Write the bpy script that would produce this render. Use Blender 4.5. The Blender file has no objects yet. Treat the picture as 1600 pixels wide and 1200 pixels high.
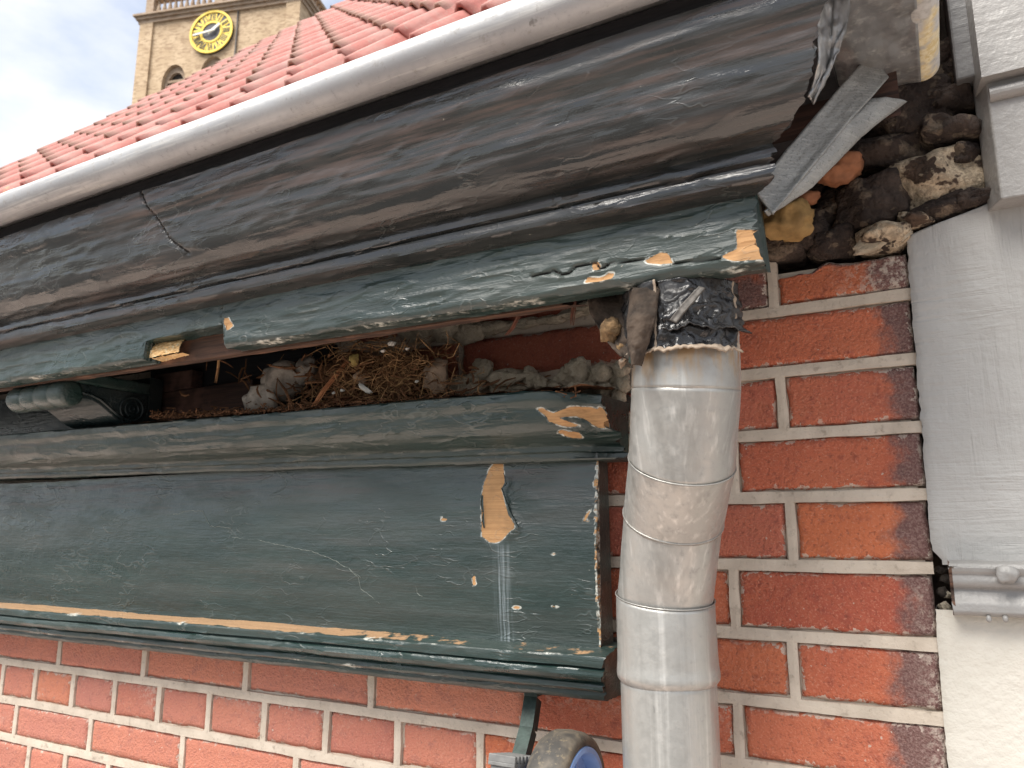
import bpy, bmesh, math, random
from math import sin, cos, tan, atan, radians, pi, sqrt, exp
from mathutils import Vector, noise as mn, Matrix

scene = bpy.context.scene
# ---------------------------------------------------------------- camera
F_PX, CAM_D = 1200.0, 0.78
PITCH, YAW = atan(235 / 1200), radians(29)
FW = Vector((-sin(YAW) * cos(PITCH), cos(YAW) * cos(PITCH), sin(PITCH)))
RT = Vector((cos(YAW), sin(YAW), 0))
UP = RT.cross(FW)
CAM = Vector((0, -CAM_D, 0))
cam_data = bpy.data.cameras.new('camera')
cam = bpy.data.objects.new('camera', cam_data)
scene.collection.objects.link(cam)
cam_data.sensor_width = 36
cam_data.lens = 27
cam_data.clip_start = 0.02
cam_data.clip_end = 6000
cam.matrix_world = Matrix((RT, UP, -FW)).transposed().to_4x4()
cam.location = CAM
cam_data.dof.use_dof = True
cam_data.dof.focus_distance = 0.72
cam_data.dof.aperture_fstop = 16
scene.camera = cam
# ---------------------------------------------------------------- sky and sun
SUN_EL, SUN_AZ = radians(62), radians(206)      # azimuth from +y clockwise
world = bpy.data.worlds.new('World')
scene.world = world
world.use_nodes = True
wn, wl = world.node_tree.nodes, world.node_tree.links
wn.clear()
w_out = wn.new('ShaderNodeOutputWorld')
w_bg = wn.new('ShaderNodeBackground')
w_bg.inputs['Strength'].default_value = 0.075
w_sky = wn.new('ShaderNodeTexSky')
w_sky.sky_type = 'NISHITA'
w_sky.sun_disc = False
w_sky.sun_elevation = SUN_EL
w_sky.sun_rotation = SUN_AZ
w_tc = wn.new('ShaderNodeTexCoord')
w_map = wn.new('ShaderNodeMapping')
w_map.inputs['Scale'].default_value = (1, 1, 2.2)
w_map.inputs['Location'].default_value = (0.35, 0.2, 0.1)
w_noise = wn.new('ShaderNodeTexNoise')
w_noise.inputs['Scale'].default_value = 2.6
w_noise.inputs['Detail'].default_value = 7
w_noise.inputs['Roughness'].default_value = 0.52
w_ramp = wn.new('ShaderNodeValToRGB')
w_ramp.color_ramp.elements[0].position = 0.34
w_ramp.color_ramp.elements[0].color = (0.25, 0.25, 0.25, 1)
w_ramp.color_ramp.elements[1].position = 0.56
w_ramp.color_ramp.elements[1].color = (1, 1, 1, 1)
w_mix = wn.new('ShaderNodeMixRGB')
w_mix.inputs[2].default_value = (5.1, 5.15, 5.3, 1)
wl.new(w_tc.outputs['Generated'], w_map.inputs['Vector'])
wl.new(w_map.outputs[0], w_noise.inputs['Vector'])
wl.new(w_noise.outputs['Fac'], w_ramp.inputs[0])
wl.new(w_ramp.outputs[0], w_mix.inputs[0])
wl.new(w_sky.outputs[0], w_mix.inputs[1])
wl.new(w_mix.outputs[0], w_bg.inputs['Color'])
wl.new(w_bg.outputs[0], w_out.inputs[0])
sun_data = bpy.data.lights.new('sun', 'SUN')
sun = bpy.data.objects.new('sun', sun_data)
scene.collection.objects.link(sun)
sun_data.energy = 3.2
sun_data.angle = radians(45)
sun_data.color = (1.0, 0.95, 0.88)
_sd = Vector((sin(SUN_AZ) * cos(SUN_EL), cos(SUN_AZ) * cos(SUN_EL), sin(SUN_EL)))
sun.rotation_euler = (-_sd).to_track_quat('-Z', 'Y').to_euler()
scene.view_settings.view_transform = 'Standard'
scene.view_settings.look = 'None'
scene.view_settings.gamma = 1
scene.view_settings.exposure = 1.58
scene.render.engine = 'CYCLES'
scene.cycles.max_bounces = 6
scene.cycles.diffuse_bounces = 4
scene.cycles.glossy_bounces = 3

# ---------------------------------------------------------------- helpers
COL = scene.collection
RND = random.Random(7)

def ray(px, py):
    return FW * F_PX + RT * (px - 800) - UP * (py - 600)

def at(px, py, Y):
    r = ray(px, py)
    return CAM + r * ((Y - CAM.y) / r.y)

def atx(px, py, X):
    r = ray(px, py)
    return CAM + r * ((X - CAM.x) / r.x)

def N(x, y, z, s=0.0):
    return mn.noise(Vector((x + s * 17.3, y - s * 9.1, z + s * 5.7)))

def FB(x, y, z, o=4):
    return mn.fractal(Vector((x, y, z)), 1.0, 2.0, o)

def smooth(a, b, x):
    t = max(0.0, min(1.0, (x - a) / (b - a)))
    return t * t * (3 - 2 * t)

def link(name, me, mat=None, parent=None, loc=None):
    o = bpy.data.objects.new(name, me)
    COL.objects.link(o)
    if mat is not None and me is not None and not me.materials:
        me.materials.append(mat)
    if loc is not None:
        o.location = loc
    if parent is not None:
        o.parent = parent
    return o

def mesh(verts, faces, name='mesh', smooth_shade=True):
    me = bpy.data.meshes.new(name)
    me.from_pydata([tuple(v) for v in verts], [], faces)
    me.update()
    if smooth_shade:
        me.polygons.foreach_set('use_smooth', [True] * len(me.polygons))
    return me

def setattrs(me, attrs):
    for k, vals in attrs.items():
        a = me.attributes.new(k, 'FLOAT', 'POINT')
        a.data.foreach_set('value', vals)

def empty(name, loc=(0, 0, 0)):
    o = bpy.data.objects.new(name, None)
    o.empty_display_size = 0.05
    o.location = loc
    COL.objects.link(o)
    return o

def tag(o, label=None, cat=None, group=None, kind=None):
    if label: o['label'] = label
    if cat: o['category'] = cat
    if group: o['group'] = group
    if kind: o['kind'] = kind
    return o

class MB:
    """collects boxes, tubes and sheets into one mesh"""
    def __init__(s):
        s.v, s.f = [], []
    def add(s, v, f):
        b = len(s.v)
        s.v += [Vector(p) for p in v]
        s.f += [tuple(i + b for i in q) for q in f]
    def box(s, lo, hi, M=None, jit=0):
        v = [Vector((x, y, z)) for x in (lo[0], hi[0]) for y in (lo[1], hi[1]) for z in (lo[2], hi[2])]
        if jit:
            v = [p + Vector((RND.uniform(-jit, jit), RND.uniform(-jit, jit), RND.uniform(-jit, jit))) for p in v]
        if M is not None: v = [M @ p for p in v]
        s.add(v, [(0, 1, 3, 2), (4, 6, 7, 5), (0, 4, 5, 1), (2, 3, 7, 6), (0, 2, 6, 4), (1, 5, 7, 3)])
    def tube(s, pts, rad, n=8, caps=True):
        pts = [Vector(p) for p in pts]
        if not hasattr(rad, '__len__'): rad = [rad] * len(pts)
        b = len(s.v)
        ref = None
        for i, p in enumerate(pts):
            t = (pts[min(i + 1, len(pts) - 1)] - pts[max(i - 1, 0)]).normalized()
            if ref is None:
                ref = Vector((0, 0, 1)) if abs(t.z) < .9 else Vector((1, 0, 0))
            a = t.cross(ref).normalized()
            c = a.cross(t).normalized()
            ref = c
            for k in range(n):
                an = 2 * pi * k / n
                s.v.append(p + (a * cos(an) + c * sin(an)) * rad[i])
        for i in range(len(pts) - 1):
            for k in range(n):
                k2 = (k + 1) % n
                s.f.append((b + i * n + k, b + i * n + k2, b + (i + 1) * n + k2, b + (i + 1) * n + k))
        if caps:
            s.f.append(tuple(b + k for k in range(n))[::-1])
            s.f.append(tuple(b + (len(pts) - 1) * n + k for k in range(n)))
    def grid(s, fn, nu, nv):
        b = len(s.v)
        for j in range(nv + 1):
            for i in range(nu + 1):
                s.v.append(Vector(fn(i / nu, j / nv)))
        for j in range(nv):
            for i in range(nu):
                a = b + j * (nu + 1) + i
                s.f.append((a, a + 1, a + nu + 2, a + nu + 1))
    def prism(s, poly, fn0, fn1):
        """poly list of 2d, fn0/fn1 map it to front/back 3d"""
        n = len(poly)
        b = len(s.v)
        s.v += [Vector(fn0(*p)) for p in poly] + [Vector(fn1(*p)) for p in poly]
        s.f.append(tuple(b + i for i in range(n)))
        s.f.append(tuple(b + n + i for i in range(n))[::-1])
        for i in range(n):
            j = (i + 1) % n
            s.f.append((b + i, b + n + i, b + n + j, b + j))
    def build(s, name, mat, parent=None, sm=False, bevel=0):
        me = mesh(s.v, s.f, name, sm)
        bm = bmesh.new(); bm.from_mesh(me)
        bmesh.ops.recalc_face_normals(bm, faces=bm.faces)
        if bevel:
            bmesh.ops.bevel(bm, geom=bm.edges[:], offset=bevel, segments=2, affect='EDGES', profile=.5, clamp_overlap=True)
        bm.to_mesh(me); bm.free()
        if sm: me.polygons.foreach_set('use_smooth', [True] * len(me.polygons))
        return link(name, me, mat, parent)

def seg_d(px, py, ax, ay, bx, by):
    vx, vy = bx - ax, by - ay
    L = vx * vx + vy * vy
    t = 0 if L == 0 else max(0, min(1, ((px - ax) * vx + (py - ay) * vy) / L))
    return math.hypot(px - ax - t * vx, py - ay - t * vy)

def poly_sdf(px, py, poly):
    """signed distance, positive inside"""
    d, ins, n = 1e9, False, len(poly)
    for i in range(n):
        ax, ay = poly[i]; bx, by = poly[(i + 1) % n]
        d = min(d, seg_d(px, py, ax, ay, bx, by))
        if (ay > py) != (by > py) and px < (bx - ax) * (py - ay) / (by - ay) + ax:
            ins = not ins
    return d if ins else -d

class Patch:
    """polygon mask in the (x,z) plane given by the outline as seen at depth Y"""
    def __init__(s, pts, Y):
        s.p = [(q.x, q.z) for q in (at(a, b, Y) for a, b in pts)]
        s.x0 = min(p[0] for p in s.p) - .015; s.x1 = max(p[0] for p in s.p) + .015
    def __call__(s, x, z):
        if x < s.x0 or x > s.x1: return -.02
        return max(-.02, poly_sdf(x, z, s.p))

class Line:
    def __init__(s, pts, Y, w):
        s.p = [(q.x, q.z) for q in (at(a, b, Y) for a, b in pts)]
        s.w = w
        s.x0 = min(p[0] for p in s.p) - .015; s.x1 = max(p[0] for p in s.p) + .015
    def __call__(s, x, z):
        if x < s.x0 or x > s.x1: return -.02
        d = min(seg_d(x, z, *s.p[i], *s.p[i + 1]) for i in range(len(s.p) - 1))
        return max(-.02, s.w - d)

def crop(pts, sc, ox, oy):
    return [(ox + a / sc, oy + b / sc) for a, b in pts]

# ---------------------------------------------------------------- materials
class NT:
    def __init__(s, name):
        s.mat = bpy.data.materials.new(name)
        s.mat.use_nodes = True
        s.t = s.mat.node_tree
        s.b = s.t.nodes['Principled BSDF']
        s._c = None
    def node(s, typ): return s.t.nodes.new(typ)
    def put(s, sock, v):
        if v is None: return
        if hasattr(v, 'links') or isinstance(v, bpy.types.NodeSocket): s.t.links.new(v, sock)
        elif isinstance(v, tuple) and len(v) == 3 and sock.type == 'RGBA': sock.default_value = (*v, 1)
        else: sock.default_value = v
    def obj(s):
        if s._c is None: s._c = s.node('ShaderNodeTexCoord').outputs['Object']
        return s._c
    def rnd(s): return s.node('ShaderNodeObjectInfo').outputs['Random']
    def map(s, scale=(1, 1, 1), vec=None, loc=(0, 0, 0), rot=(0, 0, 0)):
        m = s.node('ShaderNodeMapping')
        s.put(m.inputs['Vector'], vec or s.obj())
        m.inputs['Scale'].default_value = scale
        m.inputs['Rotation'].default_value = rot
        s.put(m.inputs['Location'], loc)
        return m.outputs[0]
    def noise(s, scale, detail=4, rough=.55, vec=None, dist=0):
        n = s.node('ShaderNodeTexNoise')
        s.put(n.inputs['Vector'], vec or s.obj())
        n.inputs['Scale'].default_value = scale
        n.inputs['Detail'].default_value = min(detail, 3)
        n.inputs['Roughness'].default_value = rough
        n.inputs['Distortion'].default_value = dist
        return n.outputs['Fac']
    def voro(s, scale, vec=None, feat='F1'):
        n = s.node('ShaderNodeTexVoronoi')
        n.feature = feat
        s.put(n.inputs['Vector'], vec or s.obj())
        n.inputs['Scale'].default_value = scale
        return n.outputs['Distance']
    def ramp(s, fac, stops):
        r = s.node('ShaderNodeValToRGB')
        e = r.color_ramp.elements
        while len(e) < len(stops): e.new(.5)
        for k, (p, c) in enumerate(stops):
            e[k].position = p
            e[k].color = (*c, 1) if isinstance(c, tuple) else (c, c, c, 1)
        s.put(r.inputs[0], fac)
        return r.outputs[0]
    def mix(s, fac, a, b, blend='MIX'):
        m = s.node('ShaderNodeMixRGB')
        m.blend_type = blend
        s.put(m.inputs[0], fac); s.put(m.inputs[1], a); s.put(m.inputs[2], b)
        return m.outputs[0]
    def math(s, op, a, b=None, clamp=False):
        m = s.node('ShaderNodeMath')
        m.operation = op; m.use_clamp = clamp
        s.put(m.inputs[0], a)
        if b is not None: s.put(m.inputs[1], b)
        return m.outputs[0]
    def rng(s, v, a, b, c=0.0, d=1.0):
        m = s.node('ShaderNodeMapRange')
        m.interpolation_type = 'SMOOTHSTEP'
        s.put(m.inputs[0], v)
        for i, q in enumerate((a, b, c, d)): m.inputs[i + 1].default_value = q
        return m.outputs[0]
    def attr(s, name):
        a = s.node('ShaderNodeAttribute')
        a.attribute_name = name
        return a.outputs['Fac']
    def bump(s, h, strength=.5, dist=.001, normal=None):
        b = s.node('ShaderNodeBump')
        b.inputs['Strength'].default_value = strength
        b.inputs['Distance'].default_value = dist
        s.put(b.inputs['Height'], h)
        if normal is not None: s.put(b.inputs['Normal'], normal)
        return b.outputs[0]
    def set(s, **k):
        names = dict(col='Base Color', rough='Roughness', metal='Metallic', nrm='Normal', spec='Specular IOR Level',
                     coat='Coat Weight', coatr='Coat Roughness', trans='Transmission Weight')
        for a, v in k.items(): s.put(s.b.inputs[names[a]], v)
        return s.mat

def wood_color(m, light=(.56, .315, .135), dark=(.34, .165, .065), sx=6):
    g = m.noise(1, 3, .6, m.map((sx * .35, 200, 620)))
    g2 = m.noise(22, 4, .6)
    c = m.mix(m.math('MULTIPLY', m.rng(g, .38, .66), .45), light, dark)
    return m.mix(m.rng(g2, .5, .75), c, tuple(q * .62 for q in light)), g

def make_paint(name, base=(.012, .030, .027), lite=(.024, .048, .043), rough=.27, brown=.0, wear=.0, lines=.0, bmp=.8, film=.35, ridge=.45):
    m = NT(name)
    big = m.noise(9, 5, .6, m.map((.5, 1, 1.3)))
    streak = m.noise(1, 6, .62, m.map((7, 60, 120)))
    fine = m.noise(1, 4, .6, m.map((40, 260, 420)))
    lump = m.noise(95, 5, .6)
    col = m.mix(m.rng(big, .35, .7), base, lite)
    fm = m.math('MULTIPLY', m.rng(m.noise(1, 3, .6, m.map((2.2, 10, 26), loc=(1, 2, 3))), .42, .68), film)
    col = m.mix(fm, col, (.078, .084, .074))
    # old brown coat and road dust on the weathered members
    br = m.math('MULTIPLY', m.rng(streak, .42, .68), m.rng(m.noise(5, 4, .6, m.map((.6, 1, 2), loc=(3, 1, 2))), .38, .6))
    br = m.math('MULTIPLY', br, m.math('ADD', m.attr('dust'), brown), True)
    col = m.mix(br, col, (.080, .056, .047))
    # pale hairline craze and scuffs
    c1 = m.noise(20, 2, .5, m.map((.45, 1, 1.4)), .3)
    ln = m.math('SUBTRACT', 1.0, m.rng(m.math('ABSOLUTE', m.math('SUBTRACT', c1, .5)), .0, .006))
    gate = m.rng(m.noise(9, 3, .5, m.map(loc=(5, 5, 5))), .58, .66)
    ln = m.math('MULTIPLY', m.math('MULTIPLY', ln, gate), lines * 1.4, True)
    col = m.mix(ln, col, (.30, .32, .29))
    sp = m.rng(m.noise(1, 3, .5, m.map((150, 300, 330))), .735, .77)
    sp = m.math('MULTIPLY', sp, m.rng(m.noise(17, 2, .5, m.map(loc=(9, 2, 1))), .52, .62))
    col = m.mix(m.math('MULTIPLY', sp, .75), col, (.42, .40, .33))
    st = m.attr('stain')
    stn = m.noise(1, 4, .6, m.map((420, 60, 12)))
    col = m.mix(m.math('MULTIPLY', st, m.rng(stn, .35, .7)), col, (.36, .42, .45))
    sd = m.attr('sand')
    sn = m.noise(420, 4, .7)
    sdm = m.rng(m.math('ADD', sd, m.math('MULTIPLY', m.math('SUBTRACT', m.noise(60, 4, .65), .5), 1.3)), .42, .6)
    col = m.mix(sdm, col, m.mix(sn, (.25, .135, .06), (.46, .29, .155)))
    # bare timber
    jag = m.math('MULTIPLY', m.math('SUBTRACT', m.noise(1, 5, .7, m.map((110, 200, 330))), .5), .0022)
    ba = m.math('ADD', m.attr('bare'), jag)
    bm_ = m.rng(ba, -.0002, .0002)
    rim = m.math('MULTIPLY', m.rng(ba, -.0016, -.0006), m.math('SUBTRACT', 1.0, bm_))
    wc, wg = wood_color(m)
    col = m.mix(m.math('MULTIPLY', rim, m.rng(m.noise(150, 3), .40, .6)), col, (.55, .56, .50))
    col = m.mix(bm_, col, wc)
    cr = m.math('ADD', m.attr('crack'), m.math('MULTIPLY', jag, .35))
    crm = m.rng(cr, -.0003, .0003)
    col = m.mix(crm, col, (.012, .009, .007))
    rg = m.noise(48, 2, .55, m.map((.5, 1, 1.35), loc=(2, 8, 3)), .35)
    rg = m.math('SUBTRACT', 1.0, m.rng(m.math('ABSOLUTE', m.math('SUBTRACT', rg, .5)), .0, .035))
    rgate = m.rng(m.noise(13, 2, .5, m.map(loc=(6, 1, 9))), .45, .62)
    rg = m.math('MULTIPLY', rg, rgate)
    col = m.mix(m.math('MULTIPLY', m.rng(rg, .55, 1.0), ridge * .35), col, (.22, .25, .235))
    ro = m.mix(m.rng(m.noise(30, 4, .6, m.map((.4, 1, 1))), .42, .62), (rough,) * 3, (rough + .25,) * 3)
    ro = m.mix(br, ro, (.45,) * 3)
    ro = m.mix(fm, ro, (.5,) * 3)
    ro = m.mix(m.math('MAXIMUM', bm_, sdm), ro, (.85,) * 3)
    ro = m.mix(crm, ro, (1,) * 3)
    h = m.math('ADD', m.math('MULTIPLY', lump, .9), m.math('MULTIPLY', fine, .75))
    h = m.math('ADD', h, m.math('MULTIPLY', rg, ridge))
    h = m.math('ADD', h, m.math('MULTIPLY', streak, .6))
    return m.set(col=col, rough=ro, spec=.75, nrm=m.bump(h, bmp, .0010))

PAINT = make_paint('green_paint')
PAINT_CROWN = make_paint('green_paint_weathered', brown=.45, rough=.13, base=(.012, .014, .014), lite=(.022, .023, .022), bmp=.4, film=.2, ridge=.4)
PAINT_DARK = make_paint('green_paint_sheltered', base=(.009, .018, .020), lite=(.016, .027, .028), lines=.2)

def make_oldwood(name, a=(.085, .040, .022), b=(.025, .013, .009), rough=.8):
    m = NT(name)
    g = m.noise(1, 6, .65, m.map((7, 90, 150)))
    g2 = m.noise(18, 4, .6)
    c = m.mix(m.rng(g, .35, .68), b, a)
    c = m.mix(m.rng(g2, .52, .75), c, tuple(q * 1.9 for q in a))
    return m.set(col=c, rough=rough, nrm=m.bump(g, .8, .0015))
OLDWOOD = make_oldwood('old_brown_wood', (.13, .066, .040), (.040, .022, .015))
OLDWOOD2 = make_oldwood('old_dark_wood', (.085, .042, .030), (.032, .018, .015))

def make_freshwood():
    m = NT('bare_softwood')
    c, g = wood_color(m, (.80, .52, .24), (.55, .30, .10), 20)
    sp = m.rng(m.noise(240, 4, .7), .5, .68)
    c = m.mix(sp, c, (.88, .74, .46))
    return m.set(col=c, rough=.85, nrm=m.bump(m.noise(260, 5, .7), .9, .0016))
FRESH = make_freshwood()

def make_brick(name, dim=1.0, film=(.10, .05, .04)):
    m = NT(name)
    r = m.rnd()
    off = m.node('ShaderNodeCombineXYZ')
    for i, k in enumerate((37., 91., 53.)): m.put(off.inputs[i], m.math('MULTIPLY', r, k))
    v = m.map(loc=off.outputs[0])
    n1 = m.noise(14, 5, .6, v)
    n2 = m.noise(70, 5, .68, v)
    grit = m.noise(520, 3, .7, v)
    pit = m.noise(290, 2, .6, v)
    hue = m.ramp(r, [(0, (.40, .100, .062)), (.3, (.50, .140, .076)), (.55, (.43, .130, .092)), (.8, (.57, .170, .076)), (1, (.36, .100, .070))])
    c = m.mix(m.rng(n1, .35, .68), hue, m.mix(.35, hue, (.58, .19, .095)))
    c = m.mix(m.rng(n2, .52, .72), c, m.mix(.55, hue, (.27, .075, .055)))
    c = m.mix(m.math('MULTIPLY', m.rng(grit, .52, .68), .55), c, (.64, .30, .20))
    c = m.mix(m.math('MULTIPLY', m.rng(pit, .58, .70), .45), c, (.18, .06, .045))
    bu = m.math('ADD', m.attr('burn'), m.math('MULTIPLY', m.math('SUBTRACT', m.noise(55, 5, .65, v), .5), 1.1))
    bmk = m.rng(bu, .30, .85)
    bc = m.mix(m.rng(grit, .4, .65), (.15, .078, .070), (.26, .165, .145))
    c = m.mix(bmk, c, bc)
    # lime left along the arrises
    e = m.math('SUBTRACT', .0042, m.attr('edge'))
    e = m.math('ADD', e, m.math('MULTIPLY', m.math('SUBTRACT', m.noise(130, 5, .7, v), .60), .022))
    lime = m.math('MULTIPLY', m.rng(e, -.0004, .0010), m.rng(m.noise(28, 3, .6, v), .38, .58))
    li = m.attr('lime')
    lime2 = m.math('MULTIPLY', li, m.rng(m.noise(150, 5, .75, v), .46, .60))
    sp = m.math('MULTIPLY', m.rng(m.noise(210, 2, .5, m.map(loc=(4, 4, 4), vec=v)), .73, .755), .9)
    lime = m.math('MAXIMUM', m.math('MAXIMUM', lime, sp), lime2)
    c = m.mix(m.math('MULTIPLY', lime, .8), c, (.58, .50, .42))
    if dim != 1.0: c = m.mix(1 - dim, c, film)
    h = m.math('ADD', m.math('MULTIPLY', n2, .8), m.math('MULTIPLY', grit, .55))
    h = m.math('SUBTRACT', h, m.math('MULTIPLY', pit, 1.3))
    return m.set(col=c, rough=.88, spec=.25, nrm=m.bump(h, .9, .0020))
BRICK = make_brick('red_brick')
BRICK_OLD = make_brick('dark_inner_brick', .62)  # inner bricks blended towards dark brown
BRICK_HAZE = make_brick('haze_tinted_brick', .78, (.62, .40, .34))  # pale pinkish blend paints bright haze over the left-hand bricks

def make_mortar(name, a=(.50, .44, .345), b=(.38, .33, .255), dirt=(.20, .17, .13), sc=1.0, bd=.0011):
    m = NT(name)
    n1 = m.noise(22 * sc, 5, .6); n2 = m.noise(300, 4, .7); n3 = m.noise(90, 5, .65)
    c = m.mix(m.rng(n1, .35, .7), a, b)
    c = m.mix(m.math('MULTIPLY', m.rng(n3, .56, .72), .6), c, dirt)
    c = m.mix(m.math('MULTIPLY', m.rng(n2, .62, .72), .35), c, (.22, .17, .12))
    return m.set(col=c, rough=.95, spec=.2, nrm=m.bump(m.math('ADD', n2, m.math('MULTIPLY', n3, .8)), .8, bd))
MORTAR = make_mortar('pointing_mortar', (.62, .54, .445), (.50, .43, .35), (.28, .23, .18))
MORTAR_OLD = make_mortar('old_lime_mortar', (.54, .475, .37), (.40, .345, .26), (.19, .15, .105), 2, .005)
MORTAR_DARK = make_mortar('dark_mortar', (.085, .068, .055), (.05, .042, .036), (.03, .025, .02))  # very dark mortar for backings and gap fill

def make_zinc(name, a=(.60, .61, .60), b=(.42, .42, .40), metal=.75, rough=.42, streak=True, spots=.5):
    m = NT(name)
    n1 = m.noise(5, 5, .6)
    n2 = m.noise(150, 5, .7)
    st = m.noise(1, 5, .62, m.map((130, 130, 4) if streak else (7, 130, 130)))
    c = m.mix(m.rng(n1, .3, .7), a, b)
    c = m.mix(m.math('MULTIPLY', m.rng(st, .5, .75), .5), c, (.72, .71, .67))
    c = m.mix(m.math('MULTIPLY', m.rng(n2, .58, .74), spots), c, (.24, .23, .21))
    if streak:
        g1 = m.noise(1, 3, .6, m.map((55, 55, 1.6), loc=(3, 1, 4)))
        c = m.mix(m.math('MULTIPLY', m.rng(g1, .5, .66), .4), c, (.26, .25, .23))
    c = m.mix(m.math('MULTIPLY', m.rng(m.noise(24, 4, .65, m.map((1, 1, .3), loc=(2, 7, 1))), .60, .74), .08), c, (.50, .42, .32))
    dk = m.rng(m.noise(70, 3, .5, m.map((1, 1, .5), loc=(7, 7, 7))), .72, .78)
    c = m.mix(m.math('MULTIPLY', dk, .7), c, (.12, .115, .11))
    ru = m.attr('rust')
    c = m.mix(m.math('MULTIPLY', ru, m.rng(m.noise(60, 4, .65, m.map((1, 1, .35))), .42, .62)), c, (.42, .27, .13))
    ro = m.mix(m.rng(n2, .35, .7), (rough - .08,) * 3, (rough + .18,) * 3)
    h = m.math('ADD', m.math('MULTIPLY', n2, .5), m.math('MULTIPLY', m.noise(16, 3), 1.0))
    me_ = m.mix(m.rng(n1, .4, .7), (metal,) * 3, (metal * .7,) * 3)
    return m.set(col=c, rough=ro, metal=me_, nrm=m.bump(h, .35, .0012))
ZINC = make_zinc('weathered_zinc_pipe', (.44, .435, .41), (.34, .335, .315), .55, .40, True, .3)
ZINC_BEAD = make_zinc('weathered_zinc_gutter', (.40, .405, .41), (.29, .29, .295), .35, .5, False, .55)
ZINC_OLD = make_zinc('dull_zinc_sheet', (.34, .34, .34), (.22, .22, .22), .7, .38, True, .5)
LEAD = None

def make_lichen_zinc():
    m = NT('lichen_zinc')
    n1 = m.noise(26, 5, .65); n2 = m.noise(170, 5, .7)
    c = m.mix(m.rng(n2, .4, .7), (.52, .51, .49), (.36, .35, .33))
    c = m.mix(m.rng(n1, .46, .60), c, m.mix(m.rng(n2, .4, .6), (.62, .50, .26), (.74, .66, .46)))
    return m.set(col=c, rough=.65, metal=.25, nrm=m.bump(m.math('ADD', n2, n1), .6, .002))
LICHEN = make_lichen_zinc()

def make_stucco(name, a, b, brush, grain, rough=.6):
    m = NT(name)
    br = m.noise(1, 3, .65, m.map((9, 40, 120), rot=(0, .12, 0)), .6)
    br2 = m.noise(1, 3, .65, m.map((130, 40, 9), rot=(0, -.1, 0)), .6)
    sel = m.rng(m.noise(8, 3, .5), .40, .62)
    brm = m.mix(sel, br, br2)
    g = m.noise(170, 4, .6)
    n1 = m.noise(7, 5, .6)
    c = m.mix(m.rng(n1, .3, .7), a, b)
    dirt = m.rng(m.noise(120, 3, .6), .74, .78)
    c = m.mix(m.math('MULTIPLY', dirt, .5), c, (.2, .17, .15))
    h = m.math('ADD', m.math('MULTIPLY', brm, brush), m.math('MULTIPLY', g, grain))
    h = m.math('ADD', h, m.math('MULTIPLY', m.noise(24, 3), 1.2))
    return m.set(col=c, rough=rough, spec=.4, nrm=m.bump(h, .8, .0021))
STUCCO = make_stucco('grey_white_wall_paint', (.42, .415, .40), (.36, .355, .34), 1.3, .5)
CREAM = make_stucco('cream_wall_paint', (.62, .59, .525), (.55, .525, .46), .25, .8, .75)
GREYPAINT = make_stucco('grey_gloss_paint', (.29, .283, .272), (.25, .243, .233), .5, .5, .38)
GREYDARK = make_stucco('grey_batten_paint', (.17, .17, .17), (.13, .13, .13), .5, .3, .5)

def simple(name, col, rough=.8, metal=0, nscale=60, var=.4, bump=.4, bd=.0015, spec=.4):
    m = NT(name)
    n = m.noise(nscale, 5, .65)
    c = m.mix(m.rng(n, .3, .7), tuple(q * (1 - var) for q in col), tuple(min(1, q * (1 + var * .6)) for q in col))
    return m.set(col=c, rough=rough, metal=metal, spec=spec, nrm=m.bump(n, bump, bd))
# ---------------------------------------------------------------- ground
def build_ground():
    m = NT('asphalt')
    n = m.noise(2, 3, .6); n2 = m.noise(60, 3, .7)
    mat = m.set(col=m.mix(n, m.mix(n2, (.060, .058, .056), (.085, .082, .08)), (.095, .09, .088)), rough=.9)
    g = MB()
    g.grid(lambda u, v: ((u - .5) * 3000, (v - .5) * 3000, -3.45), 6, 6)
    tag(g.build('road', mat), kind='structure')
    m = NT('clay_pavers')
    bt = m.node('ShaderNodeTexBrick')
    m.put(bt.inputs['Vector'], m.obj())
    bt.inputs['Color1'].default_value = (.54, .44, .385, 1)
    bt.inputs['Color2'].default_value = (.48, .38, .33, 1)
    bt.inputs['Mortar'].default_value = (.28, .24, .20, 1)
    bt.inputs['Scale'].default_value = 5
    mat = m.set(col=bt.outputs['Color'], rough=.9)
    g = MB(); g.box((-40, -3.4, -3.6), (40, 0, -3.33))
    tag(g.build('pavement', mat), kind='structure')
build_ground()

# ---------------------------------------------------------------- brick wall
ZJ = [.345, .2825, .2203, .158, .096, .0354, -.0288, -.0933, -.1534, -.211, -.2705, -.328, -.389, -.45, -.511, -.572]
JT = .0125

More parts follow.
